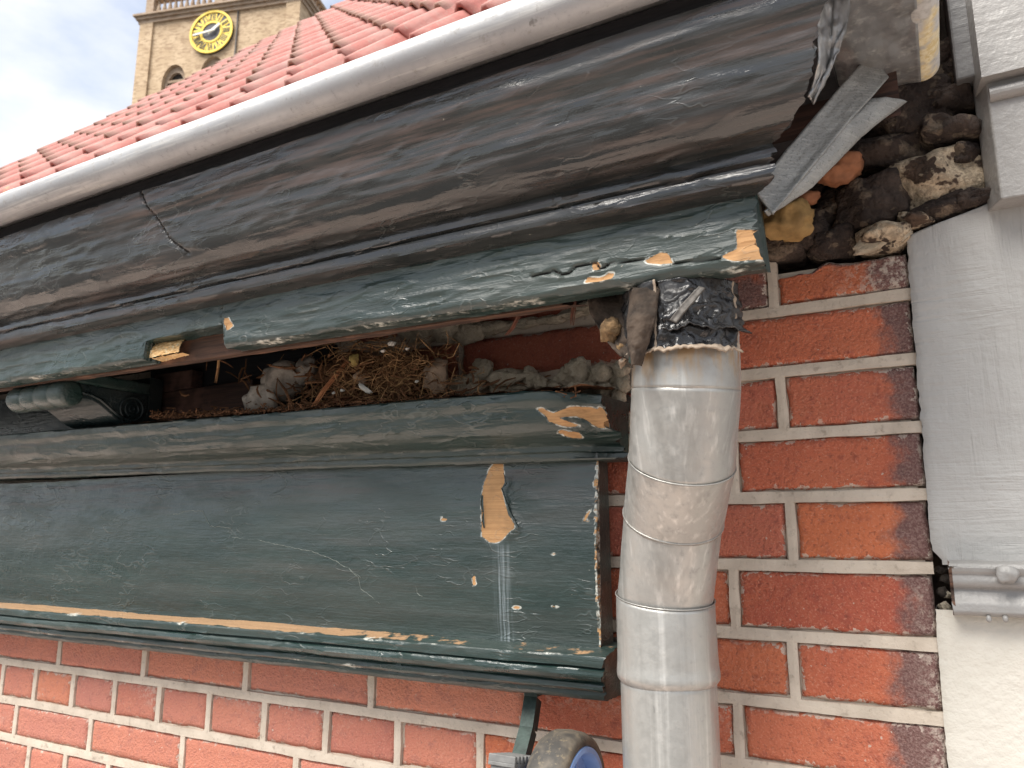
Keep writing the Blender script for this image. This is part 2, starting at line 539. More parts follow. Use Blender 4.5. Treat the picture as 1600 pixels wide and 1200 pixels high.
def brick_mesh(w, h, d=.06, seed=0, res=.004, burn=None, lime=None, broken=None, rough=1.0):
    nx, nz = max(6, int(w / res)), max(5, int(h / res))
    V, A_e, A_b, A_l = [], [], [], []
    for j in range(nz + 1):
        for i in range(nx + 1):
            u, v = i / nx, j / nz
            x, z = (u - .5) * w, (v - .5) * h
            e = min(u * w, (1 - u) * w, v * h, (1 - v) * h)
            k = 1 - smooth(0, .012, e)
            ox = N(x * 55, 3.1, z * 55, seed) * .0016 * k * rough
            oz = N(x * 55, 8.7, z * 55, seed + 3) * .0016 * k * rough
            if broken: oz += broken(x, z) * (1 if v > .5 else 0) * smooth(.5, 1, v)
            r = .0035
            y = 0 if e > r else r - sqrt(max(0, r * r - (r - e) ** 2))
            y += N(x * 30, 1, z * 30, seed) * .0011 * rough + N(x * 140, 2, z * 140, seed) * .0005
            V.append((x + ox, y, z + oz))
            A_e.append(e)
            A_b.append(burn(x, z) if burn else 0.0)
            A_l.append(lime(x, z) if lime else 0.0)
    Fc = []
    W = nx + 1
    for j in range(nz):
        for i in range(nx):
            a = j * W + i
            Fc.append((a, a + 1, a + W + 1, a + W))
    # sides back to depth d
    ring = [i for i in range(W)] + [j * W + nx for j in range(1, nz + 1)] + [nz * W + i for i in range(nx - 1, -1, -1)] + [j * W for j in range(nz - 1, 0, -1)]
    b = len(V)
    for q in ring:
        V.append((V[q][0], d, V[q][2])); A_e.append(0); A_b.append(A_b[q]); A_l.append(0)
    L = len(ring)
    for i in range(L):
        k = (i + 1) % L
        Fc.append((ring[k], ring[i], b + i, b + k))
    me = mesh(V, Fc, 'brick')
    setattrs(me, dict(edge=A_e, burn=A_b, lime=A_l))
    return me

wall = tag(empty('brick_wall', (-.8, 0, -.57)), 'red brick house wall with raised pale mortar joints behind the downpipe and below the cornice', 'wall')
def wl_(o):                                   # parent without moving
    o.parent = wall
    o.matrix_parent_inverse = Matrix.Translation(-wall.location)
    return o
strips = MB()
def bed_strip(x0, x1, z, w=JT * .92, seed=0, y=-.0008):
    n = max(2, int((x1 - x0) / .006))
    b = len(strips.v)
    for i in range(n + 1):
        x = x0 + (x1 - x0) * i / n
        zz = z + N(x * 9, 0, z * 40, seed) * .0010
        ww = w * (1 + .14 * N(x * 40, 4, z * 40, seed))
        yy = y + N(x * 60, 2, z * 30, seed) * .0005
        for dz, dy in ((-.5, .006), (-.47, yy), (-.1, yy - .0001), (.47, yy + .0003), (.5, .006)):
            strips.v.append(Vector((x, dy, zz + dz * ww)))
    for i in range(n):
        for k in range(4):
            a = b + i * 5 + k
            strips.f.append((a, a + 5, a + 6, a + 1))
def perp_strip(x, z0, z1, w=JT * .80, seed=0, y=-.0006):
    n = 8
    b = len(strips.v)
    for i in range(n + 1):
        z = z0 + (z1 - z0) * i / n
        xx = x + N(z * 30, 6, x * 30, seed) * .0008
        ww = w * (1 + .16 * N(z * 60, 4, x * 40, seed))
        for dx, dy in ((-.5, .006), (-.46, y), (.1, y - .0003), (.46, y + .0004), (.5, .006)):
            strips.v.append(Vector((xx + dx * ww, dy, z)))
    for i in range(n):
        for k in range(4):
            a = b + i * 5 + k
            strips.f.append((a, a + 1, a + 6, a + 5))

def lay(x0, x1, j, seed, mat=None, **kw):
    """a brick in course j (between joints j and j+1) from x0 to x1"""
    zt, zb = ZJ[j] - JT / 2, ZJ[j + 1] + JT / 2
    g = JT / 2 * .88
    w, h = x1 - x0 - 2 * g, zt - zb
    me = brick_mesh(w, h, seed=seed, **kw)
    o = link('brick', me, mat or BRICK, None, ((x0 + x1) / 2, RND.uniform(-.0012, .0010), (zt + zb) / 2))
    o.rotation_euler = (RND.uniform(-.006, .006), RND.uniform(-.006, .006), RND.uniform(-.010, .010))
    return wl_(o)

XE = -.0075                                   # right arris of the brickwork
XR = -.300                                    # left limit of what shows beside the pipe
# right-hand courses: index -> list of joints from the left
right_rows = {1: [-.285, -.130], 2: [-.285, -.186], 3: [-.34, -.129], 4: [-.392, -.1787], 5: [-.34, -.128],
              6: [-.40, -.1851], 7: [-.345, -.1347], 8: [-.4126, -.1878], 9: [-.4728, -.36, -.25, -.138], 10: [-.4, -.19], 11: [-.46, -.35, -.24, -.13],
              12: [-.4, -.19], 13: [-.46, -.35, -.24, -.13], 14: [-.4, -.19]}
sd = 1
for j, jx in right_rows.items():
    xe = XE + .0196 * (ZJ[j] + ZJ[j + 1]) / 2
    xs = jx + [xe]
    for a, b in zip(xs[:-1], xs[1:]):
        sd += 1
        last = b == xe
        w = b - a
        kw = dict(res=.0032)
        if last:
            sp = RND.uniform(.22, .36) * .17
            kw['burn'] = (lambda x, z, w=w, sp=sp: smooth(w / 2 - sp - .02, w / 2 - sp + .035, x + .01 * N(z * 60, 1, 2)))
            if j in (6, 7, 8):
                kw['lime'] = (lambda x, z, w=w: smooth(w / 2 - .028, w / 2 - .004, x) * .8)
            if j == 1:
                kw['burn'] = lambda x, z, w=w: max(smooth(-.01, .05, x), smooth(.0, .03, z) * .9)
                kw['lime'] = lambda x, z, w=w: smooth(-.02, .05, x) * .95
                kw['broken'] = lambda x, z: -.010 - .012 * (.5 + N(x * 50, 2, 1)) - .012 * smooth(-.03, -.06, x)
        elif j == 1:
            kw['burn'] = lambda x, z: .75
        elif RND.random() < .3:
            kw['burn'] = (lambda x, z, s=sd: .55 * smooth(.0, .6, N(x * 12, s, z * 10)))
        if j == 8 and not last:
            kw['lime'] = lambda x, z: .55 * smooth(-.01, .03, z)
        lay(a, b, j, sd, **kw)
    for x in jx[1:]:
        perp_strip(x, ZJ[j + 1] + JT * .3, ZJ[j] - JT * .3, seed=j)
# left-hand courses under the cornice
hx = [-.4728, -.5863, -.697, -.804, -.9102, -1.0147, -1.1164, -1.2203, -1.3224, -1.4174]
left_rows = {8: [-.4126, -.6284, -.8428, -1.055, -1.2652, -1.478, -1.69, -1.90, -2.11],
             9: hx + [-1.523 - .106 * k for k in range(6)],
             10: [-.5323, -.7443, -.9574, -1.1657, -1.3654, -1.577, -1.788, -2.0, -2.11],
             11: [-.46] + [-.58, -.69, -.80, -.905, -1.01, -1.115, -1.2207, -1.318, -1.42, -1.525, -1.63, -1.735, -1.84, -1.945, -2.05],
             12: [-.4, -.612, -.824, -1.036, -1.248, -1.46, -1.672, -1.884, -2.096],
             13: [-.46 - .106 * k for k in range(16)],
             14: [-.4, -.612, -.824, -1.036, -1.248, -1.46, -1.672, -1.884, -2.096]}
for j, jx in left_rows.items():
    for b, a in zip(jx[:-1], jx[1:]):
        sd += 1
        kw = dict(res=.005)
        if j == 8:
            kw['lime'] = lambda x, z: .75 * smooth(.004, .024, z)
        elif RND.random() < .35:
            kw['lime'] = (lambda x, z, s=sd: .6 * smooth(.1, .6, N(x * 9, s, z * 14)))
        lay(a, b, j, sd, BRICK_HAZE, **kw)
    for x in jx[:-1]:
        perp_strip(x, ZJ[j + 1] + JT * .3, ZJ[j] - JT * .3, seed=j)
# header joint beside the left bricks in course 10 meets right part
lay(-.5323, -.4, 10, 901, BRICK_HAZE, res=.004); perp_strip(-.4, ZJ[11] + .004, ZJ[10] - .004)
for j in range(2, 15):
    bed_strip(-2.11 if j >= 9 else (-.285 if j < 4 else -.42), XE - .004 + .0196 * ZJ[j], ZJ[j], seed=j)
wl_(strips.build('mortar_pointing', MORTAR, None, False))
# recessed bed behind the pointing (a slab that also carries the courses hidden by the cornice)
core = MB()
core.grid(lambda u, v: (-2.15 + u * 2.132, .0045 + .001 * N(u * 300, 1, v * 90), -.6 + v * .86), 220, 90)
core.box((-2.15, .012, -.6), (-.022, .22, .262))
wl_(core.build('mortar_bed', MORTAR, None, True))
# smeared mortar where the top of the wall is broken

# ---------------------------------------------------------------- cornice
cornice = tag(empty('cornice', (-.8, -.05, -.16)), 'dark green painted timber cornice with peeling paint, broken open soffit and rotten end', 'cornice')
def kid(o, parent):
    o.parent = parent
    M = Matrix.Identity(4)
    p = parent
    while p is not None:
        M = Matrix.Translation(p.location) @ M if p.type == 'EMPTY' else M
        p = p.parent
    o.matrix_parent_inverse = M.inverted()
    return o

def xs_list(x0, x1, near, far):
    xs, x = [x1], x1
    while x > x0:
        st = near + (far - near) * min(1, max(0, (-x - .1) / 1.2))
        if x < -1.45: st = .02
        x -= st
        xs.append(max(x, x0))
    return xs[::-1]

def resample(poly, step):
    out = []
    for (a, b) in zip(poly[:-1], poly[1:]):
        L = math.hypot(b[0] - a[0], b[1] - a[1])
        n = max(1, int(round(L / step)))
        for k in range(n):
            t = k / n
            out.append((a[0] + (b[0] - a[0]) * t, a[1] + (b[1] - a[1]) * t))
    out.append(poly[-1])
    return out

def sweep(name, front, back, x0, xend, mat, near=.0016, far=.0036, pstep=.002, disp=None, shape=None, attrs=None, endjag=.0, parent=None):
    """front: profile (y,z) facing the street, bottom to top; back: coarse closing points; xend(y,z) right end"""
    fr = resample(front, pstep)
    prof = fr + list(back)
    nf, n = len(fr), len(prof)
    nr = []
    for i in range(n):
        a, b = prof[(i - 1) % n], prof[(i + 1) % n]
        ty, tz = b[0] - a[0], b[1] - a[1]
        L = math.hypot(ty, tz) or 1
        nr.append((-tz / L, ty / L))           # outward for bottom->top front facing -y
    x1 = max(xend(*p) for p in prof)
    xs = xs_list(x0, x1, near, far)
    ts = [(x - x0) / (x1 - x0) for x in xs]
    V = []
    names = list(attrs.keys()) if attrs else []
    A = {k: [] for k in names}
    for t in ts:
        for i, (y, z) in enumerate(prof):
            xe = xend(y, z)
            if endjag: xe += endjag * FB(y * 300, z * 300, 3, 4)
            x = x0 + (xe - x0) * t
            yy, zz = y, z
            if shape: yy, zz = shape(x, y, z)
            vals = {k: attrs[k](x, yy, zz) if i < nf else (-.02 if k in ('bare', 'crack') else 0.0) for k in names}
            if disp and i < nf:
                d = disp(x, yy, zz)
                if 'bare' in vals: d -= .0011 * smooth(-.0006, .0012, vals['bare'])
                if 'crack' in vals: d -= .003 * smooth(-.001, .0008, vals['crack'])
                yy += nr[i][0] * d; zz += nr[i][1] * d
            V.append((x, yy, zz))
            for k in names: A[k].append(vals[k])
    Fc = []
    for s in range(len(ts) - 1):
        for i in range(n):
            k = (i + 1) % n
            Fc.append((s * n + i, s * n + k, (s + 1) * n + k, (s + 1) * n + i))
    b = (len(ts) - 1) * n
    Fc.append(tuple(b + i for i in range(n)))
    Fc.append(tuple(range(n))[::-1])
    me = mesh(V, Fc, name)
    bm = bmesh.new(); bm.from_mesh(me)
    bmesh.ops.recalc_face_normals(bm, faces=bm.faces)
    for e in bm.edges:
        if len(e.link_faces) == 2 and e.calc_face_angle(0) > .75: e.smooth = False
    bm.to_mesh(me); bm.free()
    if A: setattrs(me, A)
    return kid(link(name, me, mat), parent or cornice)

def wrinkle(a=1.0, sx=14, sz=130):
    def f(x, y, z):
        w = N(x * sx, y * sz, z * sz, 1)
        q = N(x * 32, y * 130, z * 130, 2)
        r = 1 - abs(N(x * 13, y * 90, z * 90, 4))
        return a * (.0007 * w + .0005 * q + .0011 * max(0, r - .82) * 5 + .0012 * N(x * 5, y * 20, z * 20, 6))
    return f
XL = -2.3
zero = lambda x, y, z: 0.0
# crown moulding, mitred at its right end
crown_f = [(-.205, .250), (-.228, .2548), (-.2330, .2565), (-.2340, .2600), (-.2335, .2655), (-.2300, .2672), (-.2302, .2690), (-.2342, .2712), (-.2350, .2760),
           (-.2338, .2818), (-.2385, .2830), (-.2450, .2845), (-.2516, .2872), (-.2575, .2915), (-.2618, .2965), (-.2655, .3030), (-.2690, .3140), (-.2715, .3260), (-.2740, .3360),
           (-.2770, .3440), (-.2815, .3500), (-.2830, .3560), (-.2832, .3740)]
crackP = Line([(236, 305), (245, 330), (255, 352), (262, 372), (285, 392)], -.27, .0013)
sweep('crown_moulding', crown_f, [(-.20, .374), (-.20, .25)], XL, lambda y, z: -.318 - y, PAINT_CROWN, pstep=.0024, disp=wrinkle(.75, 7, 150), endjag=.004,
      attrs=dict(dust=lambda x, y, z: smooth(.300, .335, z) * .85 + .25 * smooth(-.25, -.9, x), crack=lambda x, y, z: crackP(x, z) if x < -.5 else -.02,
                 bare=lambda x, y, z: -.02, stain=zero, sand=zero))
# corona board: notch at the left, cracked and rotten at the right
zs_c = lambda x: -.0065 * (x + .3)
nx0, nx1 = at(226, 535, -.215).x, at(352, 510, -.215).x
def corona_shape(x, y, z):
    zb = .2000 + .0011 * N(x * 18, 1, 1) + .0006 * N(x * 90, 2, 1)
    if x < -.85 or x > -.17: pass
    if nx0 < x < nx1:
        zb = max(zb, .2225 + .002 * N(x * 60, 3, 3) + .004 * (x - nx0) / (nx1 - nx0))
    zz = max(z, zb)
    # rounded, worn lower arris
    if z < .205 and y < -.2: y = y + .0025 * smooth(.205, .200, z)
    return y, zz + zs_c(x)
c3 = lambda p: crop(p, 4.21, 840, 340)
crackC = Line(c3([(-40, 388), (0, 380), (110, 350), (160, 375), (210, 365), (250, 320), (380, 292), (400, 330), (440, 325), (470, 300), (700, 275)]), -.215, .00085)
crackC2 = Line(c3([(885, 302), (1020, 290), (1200, 265)]), -.215, .0007)
crackC3 = Line(crop([(990, 255), (985, 330), (998, 400)], 2.857, 0, 380), -.215, .0004)
bareC = [Patch(c3([(700, 282), (800, 232), (845, 228), (870, 255), (890, 300), (800, 308), (720, 296)]), -.215),
         Patch(c3([(1305, 78), (1490, 84), (1500, 270), (1280, 285), (1200, 258), (1250, 232), (1312, 205)]), -.215),
         Patch(c3([(350, 295), (400, 292), (415, 330), (370, 350)]), -.215),
         Patch(c3([(310, 430), (330, 395), (420, 395), (470, 362), (505, 365), (490, 400), (400, 425)]), -.215),
         Patch(crop([(660, 560), (690, 540), (745, 548), (760, 590), (700, 615)], 2.857, 0, 380), -.215),
         Patch(crop([(1000, 335), (1022, 335), (1040, 368), (1015, 388), (1002, 380)], 2.857, 0, 380), -.215)]
def bare_c(x, y, z):
    if y > -.20: return -.02
    b = max(p(x, z) for p in bareC)
    low = .0004 - abs(z - zs_c(x) - .2005)              # worn lower arris
    return max(b, low * .9 - .0014 + .0018 * N(x * 14, 5, 5) + .0008 * N(x * 70, 5, 5))
sweep('corona_board', [(-.190, .200), (-.2025, .2000), (-.2138, .2000), (-.2150, .2015), (-.2150, .2630), (-.2120, .2655)], [(-.190, .2655)], XL,
      lambda y, z: -.1035 + .35 * max(0, .21 - z), PAINT, pstep=.0017, near=.0013, disp=wrinkle(1.15, 20, 60), shape=corona_shape, endjag=.004,
      attrs=dict(bare=bare_c, crack=lambda x, y, z: max(crackC(x, z), crackC2(x, z), crackC3(x, z)), dust=lambda x, y, z: .15, stain=zero, sand=zero))
# raw battens behind the corona
bt = MB()
xb1 = at(885, 470, -.18).x
bt.grid(lambda u, v: (XL + u * (xb1 - XL) + (.02 * v if u == 1 else 0), -.189 + .024 * v, .1985 + zs_c(XL + u * (xb1 - XL)) + .0015 * N(u * 60, v * 6, 1) + .004 * v), 220, 8)
bt.grid(lambda u, v: (XL + u * (xb1 - XL), -.189, .1985 + zs_c(XL + u * (xb1 - XL)) + .0015 * N(u * 60, 0, 1) + .05 * v), 220, 4)
bt.grid(lambda u, v: (XL + u * (xb1 - XL), -.165, .2025 + zs_c(XL + u * (xb1 - XL)) + .0015 * N(u * 60, 6, 1) + .05 * v), 220, 4)
kid(bt.build('soffit_batten', OLDWOOD, None), cornice)
# gutter box boards that close the cornice from above
gb = MB()
gb.box((XL, -.2760, .3745), (-.045, .012, .392)); gb.box((XL, -.1995, .255), (-.125, -.183, .3742))
kid(gb.build('gutter_board', make_oldwood('shadow_black_wood', (.014, .013, .015), (.007, .007, .009))), cornice)  # near-black wood: shadow gap under the rolled edge is put into its colour
# loose pale wood in the notch
def facet(p, dirs):
    for d, L in dirs:
        k = p.dot(d) - L
        if k > 0: p = p - d * k * .92
    return p
def fdirs(seed, n=9, lo=.62, hi=.9):
    r = random.Random(seed * 7 + 1)
    out = []
    for _ in range(n):
        d = Vector((r.gauss(0, 1), r.gauss(0, 1), r.gauss(0, 1))).normalized()
        out.append((d, r.uniform(lo, hi)))
    return out
def lump(name, c, r, mat, parent=None, seed=0, amp=.35, freq=1.6, sub=3, rot=None, flat=None):
    fd = fdirs(seed) if sub >= 3 and amp > .25 else []
    bm = bmesh.new()
    bmesh.ops.create_icosphere(bm, subdivisions=sub, radius=1)
    for v in bm.verts:
        p = facet(v.co.copy(), fd)
        k = 1 + amp * (.6 if fd else 1) * mn.noise(p * freq + Vector((seed * 3.7, seed * 1.3, seed))) + amp * .5 * mn.noise(p * freq * 2.7 + Vector((seed, 5, seed * 2))) + amp * .34 * mn.noise(p * freq * 6 + Vector((seed, 9, 1)))
        v.co = Vector((p.x * r[0], p.y * r[1], p.z * r[2])) * k
    me = bpy.data.meshes.new(name)
    bm.to_mesh(me); bm.free()
    me.polygons.foreach_set('use_smooth', [True] * len(me.polygons))
    o = link(name, me, mat, None, c)
    if rot: o.rotation_euler = rot
    return kid(o, parent) if parent else o
p0 = at(254, 533, -.203)
ch = MB()
cx0, cx1 = nx0 + .001, at(282, 530, -.203).x
ch.grid(lambda u, v: (cx0 + (cx1 - cx0) * u, -.208 + .010 * v * v + .002 * N(u * 9, v * 9, 3) + .004 * u, .2035 + zs_c(cx0) + .023 * v + .0016 * N(u * 12, 3, v * 12) + .003 * u * (1 - v)), 34, 20)
ch.grid(lambda u, v: (cx0 + (cx1 - cx0) * u, -.205 + .016 * v + .006 * u, .2035 + zs_c(cx0) + .0016 * N(u * 12, 3, 0) - .001 * v + .003 * u), 34, 6)
kid(ch.build('splintered_block', FRESH, None, True), cornice)
# frieze board
fr_c2 = lambda p: crop(p, 6.667, 720, 690)
friezeP = Patch(fr_c2([(395, 178), (425, 190), (450, 330), (466, 440), (432, 485), (480, 640), (525, 770), (560, 810), (612, 893), (555, 930), (505, 985), (450, 1038), (400, 1052), (335, 1046), (255, 985), (248, 820), (235, 600), (245, 450), (290, 290), (345, 215)]), -.052)
chips = [Patch(fr_c2(p), -.052) for p in ([(1385, 420), (1420, 420), (1410, 470), (1395, 465)], [(1340, 740), (1385, 710), (1360, 740), (1335, 800), (1360, 832), (1295, 828)], [(960, 1160), (1030, 1165), (1005, 1175)])]
chips += [Patch(crop(p, 2.857, 500, 780), -.055) for p in ([(690, 340), (700, 340), (706, 378), (690, 385)], [(860, 476), (902, 480), (885, 490), (868, 487)], [(1040, 476), (1070, 482), (1045, 488)], [(545, 80), (575, 85), (575, 96), (548, 97)])]
fcrack = [Line(crop(p, 2.857, 0, 780), -.055, .0007) for p in ([(1050, 170), (1150, 180), (1290, 210), (1400, 230), (1520, 280), (1570, 310), (1620, 350)], [(780, 70), (850, 50), (910, 55), (950, 120), (1045, 130)])]
fcrack += [Line(crop(p, 2.857, 500, 780), -.055, .0007) for p in ([(140, 310), (180, 350), (190, 400), (240, 435), (270, 470)], [(430, 345), (440, 420), (465, 435)])]
flapx, flapz = at(800, 790, -.05).x, at(800, 790, -.05).z
def frieze_disp(x, y, z):
    d = .0005 * N(x * 10, 1, z * 60, 1) + .00035 * N(x * 60, 2, z * 190, 2) + .0009 * N(x * 4, 3, z * 9, 4)
    s = friezeP(x, z)
    # paint lifted and rucked round the bare patch, mostly to its right
    k = smooth(-.010, -.0008, s) * smooth(.0005, -.0005, s)
    right = smooth(-.004, .006, x - flapx)
    d += k * (.0004 + .0030 * right * (.7 + N(x * 90, 2, z * 60)))
    rk = smooth(.045, .0, abs(x - flapx - .028)) * smooth(.03, .0, abs(z - flapz - .002))
    d += rk * .0013 * max(0, N(x * 40, 7, z * 150, 5) + .2 * N(x * 100, 3, z * 200, 3))
    lf = smooth(-.9, -1.25, x) * smooth(-.02, .02, z)
    d += lf * .0016 * max(0, N(x * 26 + z * 40, 7, z * 70 - x * 20, 8))
    return d
def frieze_y(z):
    t = (z + .10) / .18
    return -.0495 - .0085 * sin(pi * min(1, max(0, t))) - .004 * (1 - t)
ffront = [(frieze_y(-.110 + .194 * k / 60), -.110 + .194 * k / 60) for k in range(61)]
def fstain(x, y, z):
    xs_ = at(788, 900, -.055).x
    top = at(788, 850, -.055).z
    return max(smooth(.013, .003, abs(x - xs_ + .002 * N(1, 2, z * 40))) * smooth(top + .003, top - .006, z) * .5, 0)
sweep('frieze_board', ffront, [(-.022, .084), (-.022, -.110)], XL, lambda y, z: -.3035 + .002 * N(1, 1, z * 30), PAINT, pstep=.0022, near=.0014, disp=frieze_disp, endjag=.0015,
      attrs=dict(bare=lambda x, y, z: max(friezeP(x, z), max(p(x, z) for p in chips), -.02 if x < -.307 else (.0006 + .0015 * N(z * 90, 2, 2) - .0008)),
                 crack=lambda x, y, z: -.02, dust=lambda x, y, z: .15 + .5 * smooth(.02, .07, z), stain=fstain, sand=zero))
# paint flaps curled away beside the bare patch
fl = MB()
def flap(pts, width, lift, back=1):
    q = [at(a, b, -.0585) for a, b in pts]
    n = len(q)
    def fn(u, v):
        k = v * (n - 1); i = min(n - 2, int(k)); t = k - i
        p = q[i].lerp(q[i + 1], t)
        w = width * sin(pi * min(1, .12 + .8 * v)) * (1 + .25 * N(v * 9, 1, 2))
        a = u * 2.0
        return (p.x + back * w * sin(a) * .75, p.y - lift * (1 - cos(a)) * .5 - .0008 + .0004 * N(v * 20, u * 4, 1), p.z + .0006 * N(v * 14, u * 3, 5))
    fl.grid(fn, 8, 24)
flap(fr_c2([(432, 485), (480, 640), (525, 770), (560, 810), (612, 893)]), .0045, .006)
flap(fr_c2([(450, 330), (466, 440), (440, 480)]), .004, .004)
flap(fr_c2([(238, 560), (240, 660), (246, 740)]), .003, .003, -1)
flap(fr_c2([(246, 745), (250, 830), (255, 900)]), .0024, .003, -1)
fo = fl.build('paint_flap', PAINT, None, True)
kid(fo, cornice)
CHALK = simple('chalky_paint_edge', (.20, .225, .20), .8, 0, 200, .3)
ce = MB()
for l in fcrack:
    for (ax_, az_), (bx_, bz_) in zip(l.p[:-1], l.p[1:]):
        n_ = max(2, int(math.hypot(bx_ - ax_, bz_ - az_) / .003))
        pts_ = []
        for k in range(n_ + 1):
            t = k / n_; x = ax_ + (bx_ - ax_) * t; z = az_ + (bz_ - az_) * t
            z += .0018 * N(x * 140, 2, z * 90); x += .001 * N(x * 90, 7, z * 140)
            pts_.append((x, frieze_y(z) - .0002 + .0004 * N(x * 80, 1, z * 80), z))
        ce.tube(pts_, [.0003 + .0003 * abs(N(p[0] * 200, 3, p[2] * 200)) for p in pts_], 5)
kid(ce.build('paint_crack_edge', CHALK, None, True), cornice)
# bed moulding
c4 = lambda p: crop(p, 8.42, 820, 600)
bedP = [Patch(c4(p), -.100) for p in ([(170, 335), (240, 320), (330, 370), (380, 385), (440, 352), (520, 315), (600, 285), (700, 290), (780, 280), (860, 300), (900, 270), (945, 300), (965, 350), (1000, 378), (1020, 322), (1150, 330), (1220, 370), (1330, 465), (1150, 470), (1100, 525), (980, 530), (850, 545), (780, 500), (740, 450), (640, 410), (520, 420), (440, 440), (560, 500), (640, 530), (560, 555), (440, 550), (300, 490), (290, 440)],
                                      [(365, 632), (420, 602), (520, 612), (600, 618), (618, 660), (570, 690), (480, 675)])]
def bed_shape(x, y, z):
    k = smooth(-.35, -.285, x)
    y2 = y + (.022 * k * k if y < -.06 else 0)
    z2 = z - .016 * (x + .65) - .004 * k * smooth(.11, .14, z)
    return y2, z2
bed_f = [(-.050, .0800), (-.0585, .0802), (-.0605, .0830), (-.0605, .0880), (-.0645, .0895), (-.0655, .0945), (-.0690, .0970), (-.0760, .0985), (-.0850, .1015), (-.0930, .1065),
         (-.0985, .1130), (-.1015, .1210), (-.1030, .1290), (-.1065, .1335), (-.1085, .1365), (-.1085, .1440), (-.1065, .1458)]
sweep('bed_moulding', bed_f, [(-.02, .1458), (-.02, .0800)], XL, lambda y, z: -.2775 - .010 * N(z * 120, 3, 3) - .25 * max(0, -.085 - y), PAINT, pstep=.0020, near=.0014, disp=wrinkle(.9), shape=bed_shape, endjag=.006,
      attrs=dict(bare=lambda x, y, z: max(p(x, z) for p in bedP) if y < -.07 else -.02, crack=lambda x, y, z: -.02, dust=lambda x, y, z: .1 + .3 * smooth(-.6, -1.1, x), stain=zero, sand=zero))
# architrave mouldings under the frieze
arch_f = [(-.004, -.1585), (-.050, -.1580), (-.0560, -.1560), (-.0580, -.1525), (-.0575, -.1490), (-.0600, -.1478), (-.0665, -.1470), (-.0685, -.1445), (-.0680, -.1405), (-.0660, -.1388),
          (-.0700, -.1372), (-.0765, -.1352), (-.0790, -.1310), (-.0780, -.1265), (-.0745, -.1238), (-.0750, -.1230), (-.0790, -.1225), (-.0795, -.1150), (-.0788, -.1138), (-.0740, -.1128), (-.0600, -.1100), (-.0480, -.1075)]
sweep('architrave_moulding', arch_f, [(-.004, -.1075)], XL, lambda y, z: -.2895 + .25 * (z + .115 if z < -.115 else 0) + .0015 * N(z * 200, 1, 1), PAINT, pstep=.0016, near=.0016, disp=wrinkle(.75), endjag=.002,
      shape=lambda x, y, z: (y, z + .001 * N(x * 8, 1, 1)),
      attrs=dict(sand=lambda x, y, z: (smooth(-.1145, -.1122, z) * .9 * (.40 + .60 * smooth(-.42, -.8, x))) if y < -.045 else 0, stain=zero, dust=lambda x, y, z: .35 * smooth(-.138, -.150, z),
                 bare=lambda x, y, z: -.0004 + .0022 * (N(x * 22, 1, 4) + .4 * N(x * 90, 1, 4) - .5) - abs(z + .1138) * .6 if z > -.118 else (-.0006 + .0026 * (N(x * 24, 6, 4) - .45) - abs(z + .147) * .4), crack=lambda x, y, z: -.02))
# scroll bracket (modillion) under the corona
BX0, BX1 = -1.150, -1.027
br = tag(empty('scroll_bracket', (-1.09, -.05, .155)))
br.parent = cornice
br.matrix_parent_inverse = Matrix.Translation(-cornice.location)
def kid2(o):
    o.parent = br
    o.matrix_parent_inverse = Matrix.Translation(-br.location)
    return o
side = [(-.052, .1585), (-.086, .1580), (-.098, .1610), (-.108, .1668), (-.118, .1735), (-.128, .1795), (-.140, .1835), (-.152, .1845), (-.160, .1850), (-.178, .1990), (-.178, .2050), (-.052, .2050)]
b1 = MB(); b1.prism(side, lambda y, z: (BX1, y, z), lambda y, z: (BX0, y, z))
kid2(b1.build('bracket_body', PAINT_DARK, None, False, .0015))
b2 = MB(); b2.box((BX0 - .004, -.190, .2052), (BX1 + .004, -.052, .2215))
kid2(b2.build('abacus', PAINT, None, False, .003))
b3 = MB()
nseg, rr = 60, []
pts, rad = [], []
for i in range(nseg + 1):
    u = i / nseg
    x = BX0 - .004 + (BX1 - BX0 + .008) * u
    r = .0165 + .0022 * abs(sin(u * pi * 4.0)) ** .5 - (.004 if u in (0, 1) else 0)
    pts.append((x, -.1705, .1895)); rad.append(r)
b3.tube(pts, rad, 28)
kid2(b3.build('front_roll', PAINT, None, True))
b4 = MB()
for (cy, cz, R, w) in ((-.078, .1800, .018, .0035), (-.078, .1800, .0105, .003), (-.078, .1800, .004, .003)):
    b4.tube([(BX1 + .0012, cy + R * cos(a), cz + R * sin(a)) for a in [2 * pi * k / 28 for k in range(29)]], w * .6, 6, False)
b4.tube([(BX1 + .001, y, z + .0075) for y, z in side[1:9]], .0022, 6)
kid2(b4.build('volute', PAINT_DARK, None, True))
# dark panel behind the bracket, plain boards to its right with nail heads
pb = MB(); pb.box((XL, -.052, .140), (-1.0262, -.030, .232))
kid(pb.build('back_panel', PAINT_DARK), cornice)
SHADOW_WOOD = bpy.data.materials['shadow_black_wood']
for (px0, px1, py, h, Y, mt) in ((240, 392, 628, .040, -.024, OLDWOOD2), (238, 300, 592, .020, -.027, OLDWOOD2), (236, 520, 588, .050, -.004, SHADOW_WOOD)):  # last board is an added near-black cover, painting the hollow's shade
    a, b = at(px0, py, Y), at(px1, py, Y)
    z = (a.z + b.z) / 2
    q = MB(); q.box((a.x, Y, z - h), (b.x, Y + .02, z + h * .55), None, .002)
    kid(q.build('inner_board', mt, None, False, .002), cornice)
NAIL = simple('rusty_nail_head', (.30, .25, .21), .6, .3, 300)
for px, py in ((246, 609), (247, 637)):
    p = at(px, py, -.0255)
    kid(lump('nail_head', p, (.003, .0015, .003), NAIL, None, px, .2, 1.5, 2), cornice)

